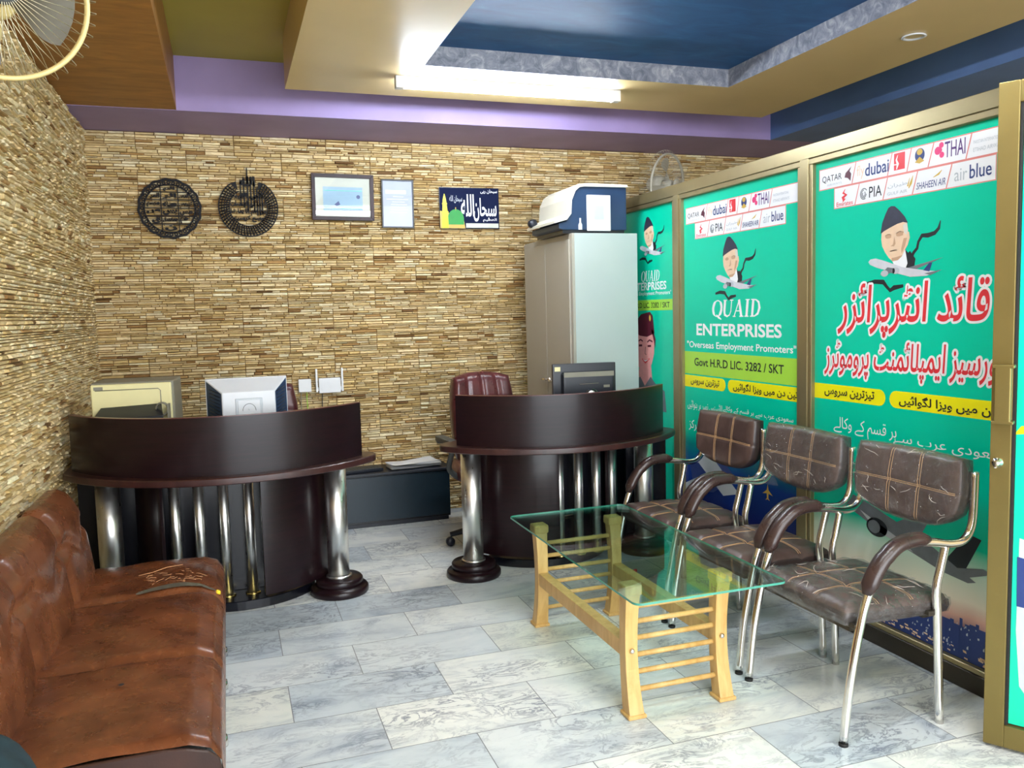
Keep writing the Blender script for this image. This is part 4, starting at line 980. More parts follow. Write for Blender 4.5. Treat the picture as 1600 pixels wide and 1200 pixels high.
# bag and papers on the left end of the desk
b = B()
b.grid(lambda u, v: ((0.050 + 0.006 * sin(9 * u)) * sin(pi * (0.04 + 0.92 * v)) * cos(2 * pi * u) , (0.06 + 0.008 * sin(7 * u + 2)) * sin(pi * (0.04 + 0.92 * v)) * sin(2 * pi * u), 0.05 - 0.05 * cos(pi * v) + 0.004 * sin(11 * u)), 24, 10)
o = b.obj('plastic_bag', 'blue_bag', None, (-0.688, 4.50, 0.759)); tag(o, 'small bright blue plastic bag on the left end of the left desk', 'bag')
b = B()
for i in range(4): b.grid(lambda u, v: ((u - 0.5) * 0.10, (v - 0.5) * 0.16, 0.002 + 0.006 * i + 0.02 * u * u), 6, 4)
o = b.obj('crumpled_papers', 'paper', None, (-0.715, 4.64, 0.80), (radians(30), 0, 0.1)); tag(o, 'white papers leaning behind the blue bag by the left wall', 'papers')

# ------------------------------------------------------------------ steel cabinet and the machine on top
t = thing('steel_cabinet', 'tall grey steel two-door cabinet standing against the glazed partition', 'cabinet', (2.255, 5.18, 0))
CXW, CYD, CH = 0.225, 0.43, 1.92
b = B(); b.box(-CXW + 0.02, CXW, -CYD, CYD, 0.05, CH); b.bevel(0.004, 2); b.obj('carcass', 'cabinet', t)
b = B(); b.box(-CXW + 0.002, -CXW + 0.022, -CYD, CYD, 0.05, CH); b.bevel(0.003, 1); b.obj('front_frame', 'cabinet_front', t)
for s, nm in ((-1, 'n'), (1, 'f')):
    b = B(); b.box(-CXW - 0.008, -CXW + 0.004, min(s * 0.004, s * (CYD - 0.03)), max(s * 0.004, s * (CYD - 0.03)), 0.09, CH - 0.035); b.bevel(0.003, 2); d = b.obj('door', 'cabinet_front', t)
    if s == -1:
        b = B(); b.lathe([(0.017, 0), (0.017, 0.006), (0.010, 0.010), (0.009, 0.026), (0.0, 0.026)], 18, (-CXW - 0.008, -0.035, 0.99), axis=(-1, 0, 0))
        b.tube([(-CXW - 0.030, -0.035, 0.992), (-CXW - 0.032, 0.02, 0.992), (-CXW - 0.032, 0.05, 0.990)], [0.010, 0.008, 0.006], 8); b.tube([(-CXW - 0.030, -0.035, 0.99), (-CXW - 0.03, -0.13, 0.985)], 0.004, 6); b.obj('handle', 'chrome', d)
for sx in (-1, 1):
    for sy in (-1, 1):
        b = B(); b.box(sx * (CXW - 0.035) - 0.02, sx * (CXW - 0.035) + 0.02, sy * (CYD - 0.03) - 0.02, sy * (CYD - 0.03) + 0.02, 0, 0.052); b.obj('foot', 'cabinet', t)

t = thing('office_copier', 'large white and navy office machine on top of the steel cabinet', 'printer', (2.20, 4.98, CH))
# side profile in x-z, pulled along y
prof = [(-0.24, 0.030), (-0.215, 0.022), (0.22, 0.022), (0.22, 0.285), (-0.05, 0.290), (-0.10, 0.280), (-0.13, 0.255), (-0.155, 0.20), (-0.16, 0.12), (-0.19, 0.075), (-0.24, 0.060)]
rx90 = Matrix.Rotation(radians(90), 4, 'X')
b = B(); b.prism(prof, -0.27, 0.205, 0, rx90); b.bevel(0.006, 2, 0.9); b.obj('navy_body', 'navy_plastic', t)
top = [(-0.07, 0.286), (0.225, 0.286), (0.225, 0.302), (-0.04, 0.306), (-0.11, 0.300), (-0.15, 0.272), (-0.178, 0.21), (-0.185, 0.12), (-0.27, 0.075), (-0.27, 0.060), (-0.19, 0.082), (-0.16, 0.12), (-0.155, 0.20), (-0.13, 0.258), (-0.10, 0.282)]
b = B(); b.prism(top, -0.28, 0.215, 0, rx90); b.obj('white_cover', 'offwhite', t)
b = B(); b.box(-0.055, 0.105, -0.217, -0.204, 0.015, 0.235); b.bevel(0.008, 2); ac = b.obj('access_panel', 'white_plastic', t)
b = B(); b.box(-0.020, 0.070, -0.2185, -0.2165, 0.07, 0.185); b.obj('paper_label', 'paper', ac)
b = B(); b.box(-0.008, 0.058, -0.2195, -0.218, 0.085, 0.170); b.obj('printed_label', 'palegrey', ac)
b = B(); b.lathe([(0.0, -0.018), (0.028, -0.018), (0.028, 0.018), (0.0, 0.018)], 20, (-0.262, 0.20, 0.10), axis=(0, 1, 0)); b.obj('side_knob', 'black_plastic', t)
b = B(); b.lathe([(0.012, 0.0), (0.012, 0.03), (0.005, 0.045), (0.005, 0.07), (0.0, 0.07)], 14, (-0.10, -0.21, 0.022)); b.obj('nozzle', 'white_plastic', t)
b = B(); b.box(-0.21, 0.21, -0.19, 0.25, 0.0, 0.024); b.obj('base', 'black_plastic', t)

# ------------------------------------------------------------------ things on the back wall
WY = YB - 0.026
WR = lambda n, label, cat, x, z, g=None: None
def wall_root(name, label, cat, x, z, d=0.0):
    t = thing(name, label, cat, (0, 0, 0)); t.matrix_world = Matrix(((1, 0, 0, x), (0, 0, -1, WY - d), (0, 1, 0, z), (0, 0, 0, 1))); return t
def annulus(b, r0, r1, z0, z1, n=64, a0=0.0, a1=2 * pi, c=(0, 0), wob=0.0, k=0):
    full = a1 - a0 > 6.28; m = n if full else n + 1; R = []
    for i in range(m):
        a = a0 + (a1 - a0) * i / n; w = 1 + wob * sin(k * a)
        R.append([b.bm.verts.new((c[0] + r * w * cos(a), c[1] + r * w * sin(a), z)) for r, z in ((r0, z0), (r1, z0), (r1, z1), (r0, z1))])
    for i in range(n):
        A, C = R[i], R[(i + 1) % m]
        for j in range(4): b.bm.faces.new((A[j], C[j], C[(j + 1) % 4], A[(j + 1) % 4]))
    if not full: b.bm.faces.new(R[0]); b.bm.faces.new(R[-1][::-1])
# round calligraphy grid
t = wall_root('wall_medallion', 'round black metal calligraphy medallion with a grid of letters, leftmost on the wall', 'wall art', -0.305, 2.172)
b = B(); annulus(b, 0.178, 0.193, 0, 0.006, 72, wob=0.018, k=16); annulus(b, 0.149, 0.158, 0, 0.006, 64)
for i in range(36):
    a = i * pi / 18; r = 0.166
    annulus(b, 0.0055, 0.0125, 0, 0.006, 10, c=(r * cos(a), r * sin(a)))
for x in (-0.052, 0.052):
    h = sqrt(0.152 ** 2 - x * x); b.box(x - 0.003, x + 0.003, -h, h, 0, 0.006)
for y in (-0.10, -0.048, 0.004, 0.056, 0.106):
    h = sqrt(0.152 ** 2 - y * y); b.box(-h, h, y - 0.003, y + 0.003, 0, 0.0058)
b.obj('ring_frame', 'black_iron', t)
cells = [('الم', -0.036, 0.036, 0.112, 0.142), ('المص', 0.058, 0.118, 0.062, 0.100), ('الر', -0.044, 0.044, 0.062, 0.100), ('المر', -0.118, -0.058, 0.062, 0.100), ('کهیعص', 0.058, 0.138, 0.010, 0.050), ('طه', -0.044, 0.044, 0.010, 0.050), ('طسم', -0.138, -0.058, 0.010, 0.050),
         ('طس', 0.058, 0.138, -0.042, -0.002), ('یس', -0.044, 0.044, -0.042, -0.002), ('ص', -0.138, -0.058, -0.042, -0.002), ('حم', 0.058, 0.112, -0.094, -0.054), ('حمعسق', -0.046, 0.046, -0.094, -0.054), ('ق', -0.112, -0.058, -0.094, -0.054), ('ن', -0.036, 0.036, -0.142, -0.106)]
for s, x0, x1, y0, y1 in cells: text(shape(s), (x0, x1, y0, y1), 'black_iron', t, 0.003, 0.055, extrude=0.003, name='calligraphy')
# crescent medallion with tall letters
t = wall_root('wall_medallion', 'black metal crescent calligraphy medallion with tall upright strokes, second from left', 'wall art', 0.183, 2.185)
b = B(); annulus(b, 0.118, 0.125, 0, 0.006, 64, radians(118), radians(422)); annulus(b, 0.184, 0.192, 0, 0.006, 72, radians(124), radians(416))
for i in range(46):
    a = radians(126 + 288 * i / 45); b.tube([(0.12 * cos(a), 0.12 * sin(a), 0.003), (0.188 * cos(a + 0.10), 0.188 * sin(a + 0.10), 0.003)], 0.0042, 5)
for r in (0.138, 0.154, 0.170): annulus(b, r - 0.0026, r + 0.0026, 0, 0.005, 60, radians(122), radians(418))
for s in (-1, 1):
    b.prism([(s * 0.062, 0.112), (s * 0.108, 0.158), (s * 0.072, 0.17)], 0, 0.006); 
b.obj('crescent_frame', 'black_iron', t)
b = B()
for x, y0, y1 in ((-0.045, 0.02, 0.19), (-0.024, 0.0, 0.21), (0.0, -0.02, 0.268), (0.020, 0.0, 0.20), (0.040, -0.03, 0.18), (0.058, -0.05, 0.14), (0.074, -0.05, 0.11), (0.09, -0.04, 0.08)):
    b.prism([(x - 0.0045, y0), (x + 0.0045, y0), (x + 0.0040, y1 - 0.02), (x + 0.001, y1), (x - 0.0045, y1 - 0.012)], 0.001, 0.006)
b.obj('upright_strokes', 'black_iron', t)
for s, x0, x1, y0, y1 in (('الله', -0.05, 0.05, 0.14, 0.205), ('الحی القیوم', -0.108, 0.095, 0.045, 0.100), ('له ما فی السموات'.replace('ف', 'ق'), -0.115, 0.112, 0.0, 0.045), ('من علم الا بما شاء'.replace('ء', ''), -0.115, 0.112, -0.052, -0.004), ('وسع کرسیه', -0.098, 0.098, -0.096, -0.05)):
    text(shape(s), (x0, x1, y0, y1), 'black_iron', t, 0.003, 0.055, extrude=0.003, name='calligraphy')
# framed certificate
def picture(name, label, x, z, w, h, fw, mat_f, mat_in, tilt=0.0, d=0.02):
    t = wall_root(name, label, 'picture frame', x, z)
    if tilt: t.matrix_world = t.matrix_world @ Matrix.Rotation(tilt, 4, 'Z')
    for n, p in (('frame_side', [(-w / 2, -h / 2), (w / 2, -h / 2), (w / 2 - fw, -h / 2 + fw), (-w / 2 + fw, -h / 2 + fw)]), ('frame_side', [(w / 2, -h / 2), (w / 2, h / 2), (w / 2 - fw, h / 2 - fw), (w / 2 - fw, -h / 2 + fw)]),
                 ('frame_side', [(w / 2, h / 2), (-w / 2, h / 2), (-w / 2 + fw, h / 2 - fw), (w / 2 - fw, h / 2 - fw)]), ('frame_side', [(-w / 2, h / 2), (-w / 2, -h / 2), (-w / 2 + fw, -h / 2 + fw), (-w / 2 + fw, h / 2 - fw)])):
        b = B(); b.prism(p, 0, d); b.bevel(0.003, 2); b.obj(n, mat_f, t)
    b = B(); b.prism([(-w / 2 + fw - 0.002, -h / 2 + fw - 0.002), (w / 2 - fw + 0.002, -h / 2 + fw - 0.002), (w / 2 - fw + 0.002, h / 2 - fw + 0.002), (-w / 2 + fw - 0.002, h / 2 - fw + 0.002)], 0.002, 0.006); b.obj('mount_board', mat_in, t)
    b = B(); b.prism([(-w / 2 + fw, -h / 2 + fw), (w / 2 - fw, -h / 2 + fw), (w / 2 - fw, h / 2 - fw), (-w / 2 + fw, h / 2 - fw)], 0.010, 0.012); b.obj('glazing', 'clear_glass', t)
    return t
M['ivory'] = flat('ivory_board', rgb(206, 208, 192), 0.6, vary=0.02)
M['certblue'] = flat('certificate_blue', rgb(160, 190, 208), 0.6, vary=0.05)
M['paleblue'] = flat('pale_blue_sheet', rgb(190, 196, 222), 0.6, vary=0.03)
M['frame_brown'] = wood('dark_frame_wood', rgb(30, 14, 16), rgb(56, 28, 30), (2, 2, 2), 0.55)
t = picture('framed_certificate', 'landscape certificate with pale blue sheet in a dark brown frame', 0.81, 2.265, 0.425, 0.315, 0.026, 'frame_brown', 'ivory', radians(-0.6))
poly('certificate_sheet', [(-0.135, -0.10), (0.135, -0.10), (0.135, 0.07), (-0.135, 0.07)], 'certblue', t, 0.0066)
for y in (0.045, -0.075): strokes('printed_line', [([(-0.13, y), (0.13, y)], 0.004)], 'green', t, 0.0070)
poly('stamp', disc(0.105, 0.005, 0.013), 'navy', t, 0.0072); poly('signature_mark', [(-0.06, -0.05), (-0.03, -0.025), (-0.02, -0.05), (-0.045, -0.06)], 'navy', t, 0.0072)
t = picture('framed_notice', 'small portrait notice with thin grey frame, right of the certificate', 1.191, 2.227, 0.230, 0.338, 0.011, 'dark_grey', 'paleblue', radians(-0.6), 0.014)
poly('heading', [(-0.085, 0.07), (0.06, 0.07), (0.06, 0.095), (-0.085, 0.095)], 'white', t, 0.0066)
rp = random.Random(2)
for i in range(7):
    y = 0.05 - i * 0.018; x0 = -0.05 + rp.uniform(-0.03, 0.02)
    strokes('printed_line', [([(x0, y), (0.08 - rp.uniform(0, 0.04), y)], 0.004)], 'white', t, 0.0066)
# green dome poster
t = wall_root('wall_poster', 'dark wall poster with green dome and white Arabic calligraphy', 'poster', 1.718, 2.205)
b = B(); b.prism([(-0.225, -0.147), (0.225, -0.147), (0.225, 0.147), (-0.225, 0.147)], 0, 0.006); b.obj('board', 'desk_black', t)
poly('print_ground', [(-0.222, -0.144), (0.222, -0.144), (0.222, 0.144), (-0.222, 0.144)], 'night', t, 0.0065)
poly('picture_ground', [(-0.222, -0.144), (-0.035, -0.144), (-0.05, -0.06), (-0.222, -0.02)], 'gold', t, 0.0068)
poly('dome', [(-0.165, -0.118)] + disc(-0.105, -0.075, 0.06, 0.066, 16, pi, 0)[::1] + [(-0.045, -0.118)], 'leaf_green' if 'leaf_green' in M else 'green', t, 0.0072)
strokes('dome_spire', [([(-0.105, -0.02), (-0.105, 0.005)], 0.006)], 'gold', t, 0.0072)
strokes('minaret', [([(-0.185, -0.144), (-0.185, -0.03), (-0.187, 0.06), (-0.187, 0.10)], [0.05, 0.04, 0.024, 0.004]), ([(-0.21, -0.03), (-0.16, -0.03)], 0.012), ([(-0.205, 0.03), (-0.168, 0.03)], 0.01)], 'yellow', t, 0.0074)
text(shape('سبحان'), (0.03, 0.205, -0.095, 0.075), 'white', t, 0.0076, 0.02, name='calligraphy')
text(shape('الله'), (-0.065, 0.035, -0.06, 0.10), 'white', t, 0.0078, 0.02, name='calligraphy')
text(shape('سبحان الله'), (-0.15, -0.055, 0.035, 0.09), 'palegrey', t, 0.0078, 0.01, name='small_lettering')
text(shape('سبحان ربی'), (0.085, 0.212, 0.105, 0.138), 'white', t, 0.0078, 0.01, name='small_lettering')
text(shape('العظیم'.replace('ظ', 'ط')), (0.10, 0.205, -0.098, -0.07), 'white', t, 0.0078, 0.01, name='small_lettering')
poly('caption_strip', [(-0.03, -0.140), (0.218, -0.140), (0.218, -0.108), (-0.03, -0.108)], 'ivory', t, 0.0072)
# junction box and router with their cables
t = wall_root('junction_box', 'small white square junction box on the wall beside the router', 'junction box', 0.493, 0.976)
b = B(); b.box(-0.043, 0.043, -0.045, 0.045, 0, 0.03); b.bevel(0.005, 2); b.obj('box', 'white_plastic', t)
b = B(); b.tube(smooth_path([(0.012, -0.045, 0.012), (0.012, -0.12, 0.008), (0.02, -0.3, 0.008)], 5), 0.003, 6); b.obj('cable', 'lime', t)
b = B(); b.tube(smooth_path([(-0.025, -0.045, 0.012), (-0.03, -0.14, 0.008), (-0.02, -0.3, 0.008)], 5), 0.003, 6); b.obj('cable', 'grey_plastic', t)
t = wall_root('wifi_router', 'white router with two upright antennas on the stone wall', 'router', 0.662, 0.970)
b = B(); b.box(-0.075, 0.075, -0.052, 0.052, 0, 0.032); b.bevel(0.006, 2); b.obj('body', 'white_plastic', t)
for s in (-1, 1):
    b = B(); b.box(s * 0.088 - 0.007, s * 0.088 + 0.007, -0.045, 0.118, 0.006, 0.024); b.bevel(0.004, 2); b.obj('antenna', 'white_plastic', t)
b = B(); b.box(-0.08, 0.08, -0.036, -0.012, 0.008, 0.02); b.obj('antenna_hinge', 'white_plastic', t)
b = B(); b.tube(smooth_path([(-0.05, -0.052, 0.012), (-0.055, -0.13, 0.008), (-0.05, -0.32, 0.008)], 5), 0.003, 6); b.obj('cable', 'black_plastic', t)

# ------------------------------------------------------------------ wall fans
def wall_fan(label, loc, facing, r, mats, mount):
    """facing = direction the fan blows"""
    t = thing('wall_fan', label, 'fan', loc, 0, 'wall mounted fans')
    f = Vector(facing).normalized(); q = Vector((0, 0, 1)).rotation_difference(f).to_matrix().to_4x4()
    cage, body, blade = mats
    def tr(b): bmesh.ops.transform(b.bm, matrix=q, verts=b.bm.verts); return b
    b = B(); n = 48
    for i in range(n):
        a = 2 * pi * i / n
        b.tube([(0.035 * cos(a), 0.035 * sin(a), 0.085), (r * 0.45 * cos(a + 0.05), r * 0.45 * sin(a + 0.05), 0.078), (r * 0.8 * cos(a + 0.1), r * 0.8 * sin(a + 0.1), 0.05), (r * 0.985 * cos(a + 0.12), r * 0.985 * sin(a + 0.12), 0.004)], 0.0009, 4, cap=False)
    tr(b).obj('front_grille', cage, t)
    b = B()
    for i in range(n):
        a = 2 * pi * i / n + 0.05
        b.tube([(0.06 * cos(a), 0.06 * sin(a), -0.07), (r * 0.7 * cos(a), r * 0.7 * sin(a), -0.072), (r * 1.04 * cos(a), r * 1.04 * sin(a), -0.056), (r * 1.13 * cos(a), r * 1.13 * sin(a), -0.026), (r * 1.12 * cos(a), r * 1.12 * sin(a), -0.012), (r * 1.02 * cos(a), r * 1.02 * sin(a), 0.0)], 0.0011, 4, cap=False)
    tr(b).obj('rear_grille', cage, t)
    b = B(); b.lathe([(r * 0.965, 0.0), (r * 1.0, -0.009), (r * 1.035, 0.0), (r * 1.02, 0.012), (r * 0.98, 0.012), (r * 0.965, 0.0)], 64); tr(b).obj('cage_ring', body, t)
    b = B(); b.lathe([(0.0, 0.092), (0.03, 0.090), (0.042, 0.082), (0.042, 0.076), (0.0, 0.076)], 28); tr(b).obj('centre_badge', 'dark_grey' if body == 'fan_cream' else body, t)
    b = B(); b.lathe([(0.0, 0.05), (0.028, 0.045), (0.034, 0.02), (0.034, -0.03), (0.0, -0.03)], 24); hub = tr(b).obj('hub', body, t)
    for k in range(3):
        a0 = k * 2 * pi / 3
        def bl(u, v, a0=a0):
            rr = 0.03 + (r * 0.86 - 0.03) * u; w = (0.35 + 0.75 * u - 0.35 * u ** 4); a = a0 + (v - 0.5) * w * 1.5 + 0.3 * u
            return (rr * cos(a), rr * sin(a), 0.03 * (v - 0.5) * 2 - 0.005)
        b = B(); b.grid(bl, 8, 6); tr(b).obj('blade', blade, hub)
    b = B(); b.lathe([(0.0, -0.03), (0.055, -0.035), (0.062, -0.07), (0.058, -0.13), (0.035, -0.16), (0.0, -0.165)], 28); tr(b).obj('motor_housing', body, t)
    m = Vector(mount) - Vector(loc); p = q @ Vector((0, 0, -0.12))
    b = B(); b.tube(smooth_path([p, p + Vector((0, 0, -0.10)), (p + m) / 2 + Vector((0, 0, -0.08)), m], 5), 0.020, 12); b.obj('arm', body, t)
    b = B(); b.lathe([(0.0, 0.0), (0.05, 0.0), (0.05, 0.02), (0.03, 0.03), (0.0, 0.03)], 24, m, axis=(m * -1)); b.obj('wall_plate', body, t)
    return t
M['fan_cream'] = flat('fan_cream', rgb(206, 184, 124), 0.4, vary=0.03)
M['fan_wire'] = chrome('fan_wire', (0.62, 0.56, 0.40, 1), 0.35)
M['fan_blade'] = flat('fan_blade_grey', rgb(92, 86, 72), 0.4, vary=0.1)
M['fan_grey'] = flat('fan_dusty_grey', rgb(182, 176, 158), 0.5, vary=0.06)
wall_fan('cream wall fan with wire cage at the top left, on the left stone wall', (-0.50, 2.46, 2.285), (0.34, -0.93, -0.16), 0.207, ('fan_wire', 'fan_cream', 'fan_blade'), (XL + 0.03, 2.62, 2.05))
wall_fan('dusty grey wall fan on the back wall above the partition top', (3.15, 5.55, 2.36), (0.48, -0.86, -0.12), 0.22, ('fan_grey', 'fan_grey', 'fan_grey'), (3.00, YB - 0.026, 2.20))

# ================================================================== SOFA
def sofa():
    t = thing('sofa', 'brown leather armless three-seat sofa with cracked seat, against the left stone wall', 'sofa', (-0.42, 2.95, 0))
    O = Vector((-0.42, 2.95, 0))
    ys = [(2.10, 2.675), (2.675, 3.30), (3.30, 3.77)]
    for k, (ya, yb) in enumerate(ys):
        # seat section: profile runs from under the back, over the top, round the front edge and down
        def seat(u, v, ya=ya, yb=yb, k=k):
            y = ya + (yb - ya) * v; e = min(v if k > 0 else 1, 1 - v if k < 2 else 1); dip = 0.024 * math.exp(-(e / 0.028) ** 2)
            pts = [(-0.66, 0.425), (-0.52, 0.428), (-0.36, 0.432), (-0.22, 0.434), (-0.14, 0.428), (-0.090, 0.410), (-0.066, 0.375), (-0.060, 0.32), (-0.064, 0.22), (-0.072, 0.12), (-0.078, 0.035)]
            f = u * (len(pts) - 1); i = min(int(f), len(pts) - 2); q = f - i
            x = pts[i][0] * (1 - q) + pts[i + 1][0] * q; z = pts[i][1] * (1 - q) + pts[i + 1][1] * q
            top = 1 if z > 0.36 else max(0, (z - 0.2) / 0.16)
            z -= dip * top; x -= dip * 0.5 * (1 - abs(top - 0.3)) * (x > -0.2)
            eo = min(v if k == 0 else 1, 1 - v if k == 2 else 1); z -= 0.012 * max(0, 1 - eo / 0.03) ** 2 * top
            z += 0.008 * sin(pi * v) * top + 0.0025 * sin(23 * y + 3 * x * 9) * top
            return (x - O.x, y - O.y, z)
        b = B(); b.grid(seat, 60, 30, flip=True)
        b.obj('seat_section', 'sofa', t)
    for k, (ya, yb) in enumerate(ys):
        def back(u, v, ya=ya, yb=yb):
            y = ya + (yb - ya) * v; e = min(v, 1 - v); dip = 0.032 * math.exp(-(e / 0.05) ** 2)
            pts = [(-0.572, 0.40), (-0.570, 0.44), (-0.580, 0.52), (-0.592, 0.60), (-0.612, 0.69), (-0.632, 0.735), (-0.655, 0.768), (-0.685, 0.785), (-0.72, 0.780), (-0.745, 0.74), (-0.752, 0.60), (-0.755, 0.40)]
            f = u * (len(pts) - 1); i = min(int(f), len(pts) - 2); q = f - i
            x = pts[i][0] * (1 - q) + pts[i + 1][0] * q; z = pts[i][1] * (1 - q) + pts[i + 1][1] * q
            front = max(0.0, min(1.0, (0.80 - z) / 0.05)) if x > -0.70 else 0
            x -= dip * front; z -= 0.6 * dip * max(0, (z - 0.66) / 0.12)
            x += 0.020 * sin(pi * v) ** 0.7 * front
            # pulled tufts half way up
            x -= 0.020 * front * math.exp(-((z - 0.615 - 0.03 * sin(3 * pi * v)) / 0.022) ** 2) * (0.35 + 0.65 * abs(cos(pi * v)))
            return (x - O.x, y - O.y, z)
        b = B(); b.grid(back, 64, 28, flip=True); b.obj('back_section', 'sofa', t)
    # end panels
    for y, s in ((2.10, 1), (3.77, -1)):
        P = [(-0.755, 0.035), (-0.079, 0.035), (-0.066, 0.20), (-0.063, 0.33), (-0.070, 0.375), (-0.095, 0.398), (-0.145, 0.413), (-0.2, 0.419), (-0.36, 0.418), (-0.575, 0.413), (-0.60, 0.55), (-0.63, 0.69), (-0.68, 0.75), (-0.735, 0.745), (-0.752, 0.6)]
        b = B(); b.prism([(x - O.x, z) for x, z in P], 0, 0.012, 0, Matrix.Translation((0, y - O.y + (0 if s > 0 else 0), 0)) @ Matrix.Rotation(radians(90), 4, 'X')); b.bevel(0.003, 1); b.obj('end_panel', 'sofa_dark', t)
    for ys_ in (2.675, 3.30):
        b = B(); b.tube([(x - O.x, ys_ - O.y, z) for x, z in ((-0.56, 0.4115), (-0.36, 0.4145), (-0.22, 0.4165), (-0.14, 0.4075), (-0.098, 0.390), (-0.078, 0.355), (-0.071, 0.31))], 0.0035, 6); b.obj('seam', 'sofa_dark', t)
    # worn bare patch along the far seam, loose yellow foam, creases
    def on_seat(x, y, dz=0.0):
        ya, yb = [q for q in ys if q[0] - 1e-6 <= y <= q[1] + 1e-6][0]; v = (y - ya) / (yb - ya)
        z = 0.428 + 0.006 * min(1, max(0, (x + 0.52) / 0.30)) - 0.010 * min(1, max(0, (x + 0.20) / 0.08)) - 0.020 * min(1, max(0, (x + 0.14) / 0.05))
        z += 0.008 * sin(pi * v) - 0.016 * math.exp(-(min(v, 1 - v) / 0.028) ** 2)
        return (x - O.x, y - O.y, z + 0.0045 + dz)
    cl = smooth_path([(-0.37, 3.318), (-0.31, 3.34), (-0.24, 3.352), (-0.17, 3.345), (-0.09, 3.325)], 5); b = B()
    wds = [0.004 + 0.040 * sin(pi * i / (len(cl) - 1)) ** 0.8 for i in range(len(cl))]
    L, R = ribbon([(p.x, p.y) for p in cl], wds)
    for i in range(len(cl) - 1): b.add([on_seat(*R[i], 0.0016), on_seat(*R[i + 1], 0.0016), on_seat(*L[i + 1], 0.0016), on_seat(*L[i], 0.0016)], [(0, 1, 2, 3)])
    o = b.obj('worn_patch', 'tear', t); o['label'] = 'bare grey-green tear along the far seat seam'
    b = B(); b.lathe([(0, 0.012), (0.008, 0.010), (0.013, 0.0), (0, 0)], 12, on_seat(-0.085, 3.33, -0.012), axis=(0.6, 0, 1)); o = b.obj('foam_tuft', 'yellow_foam', t); o['label'] = 'yellow foam showing at the torn corner'
    rs = random.Random(9); b = B()
    for i in range(26):
        x, y = -0.36 + rs.random() * 0.22, 3.40 + rs.random() * 0.14
        L_ = [(x, y)]
        for j in range(3): L_.append((L_[-1][0] + rs.uniform(-0.004, 0.022), L_[-1][1] + rs.uniform(-0.018, 0.018)))
        b.tube([on_seat(*p, 0.0015) for p in L_], 0.0011, 4)
    b.tube([on_seat(*p, 0.001) for p in ((-0.38, 3.53), (-0.33, 3.55), (-0.28, 3.60), (-0.22, 3.61))], 0.0018, 4)
    b.obj('crack_lines', 'crease', t)
    b = B(); b.lathe([(0.0, 0.001), (0.006, 0.001), (0.008, 0.0)], 12, on_seat(-0.327, 2.461, 0.004)); b.obj('burn_hole', 'rubber', t)
    for x in (-0.085, -0.70):
        for y in (2.16, 2.90, 3.36, 3.70):
            b = B(); b.lathe([(0.0, 0.0), (0.018, 0.0), (0.020, 0.012), (0.016, 0.036), (0, 0.036)], 16, (x - O.x, y - O.y, 0)); b.obj('foot', 'chrome', t)
    return t
sofa()
# soft cloth bag standing at the near end
b = B()
def bag(u, v):
    a = 2 * pi * u; h = v
    r = (1.0 - 0.10 * (1 - h) ** 3) * (1 - max(0, (h - 0.62) / 0.38) ** 2.4) ** 0.5
    f = 1 + 0.05 * sin(5 * a + 3 * h) + 0.03 * sin(11 * a - 7 * h)
    return (-0.567 + 0.182 * r * f * cos(a), 1.815 + 0.235 * r * f * sin(a), 0.002 + 0.625 * h + 0.02 * sin(a) * h)
b.grid(bag, 48, 24)
bmesh.ops.remove_doubles(b.bm, verts=b.bm.verts, dist=1e-5)
o = b.obj('cloth_bag', 'teal_cloth'); tag(o, 'dark teal cloth bag in the near left corner, at the near end of the sofa', 'bag')

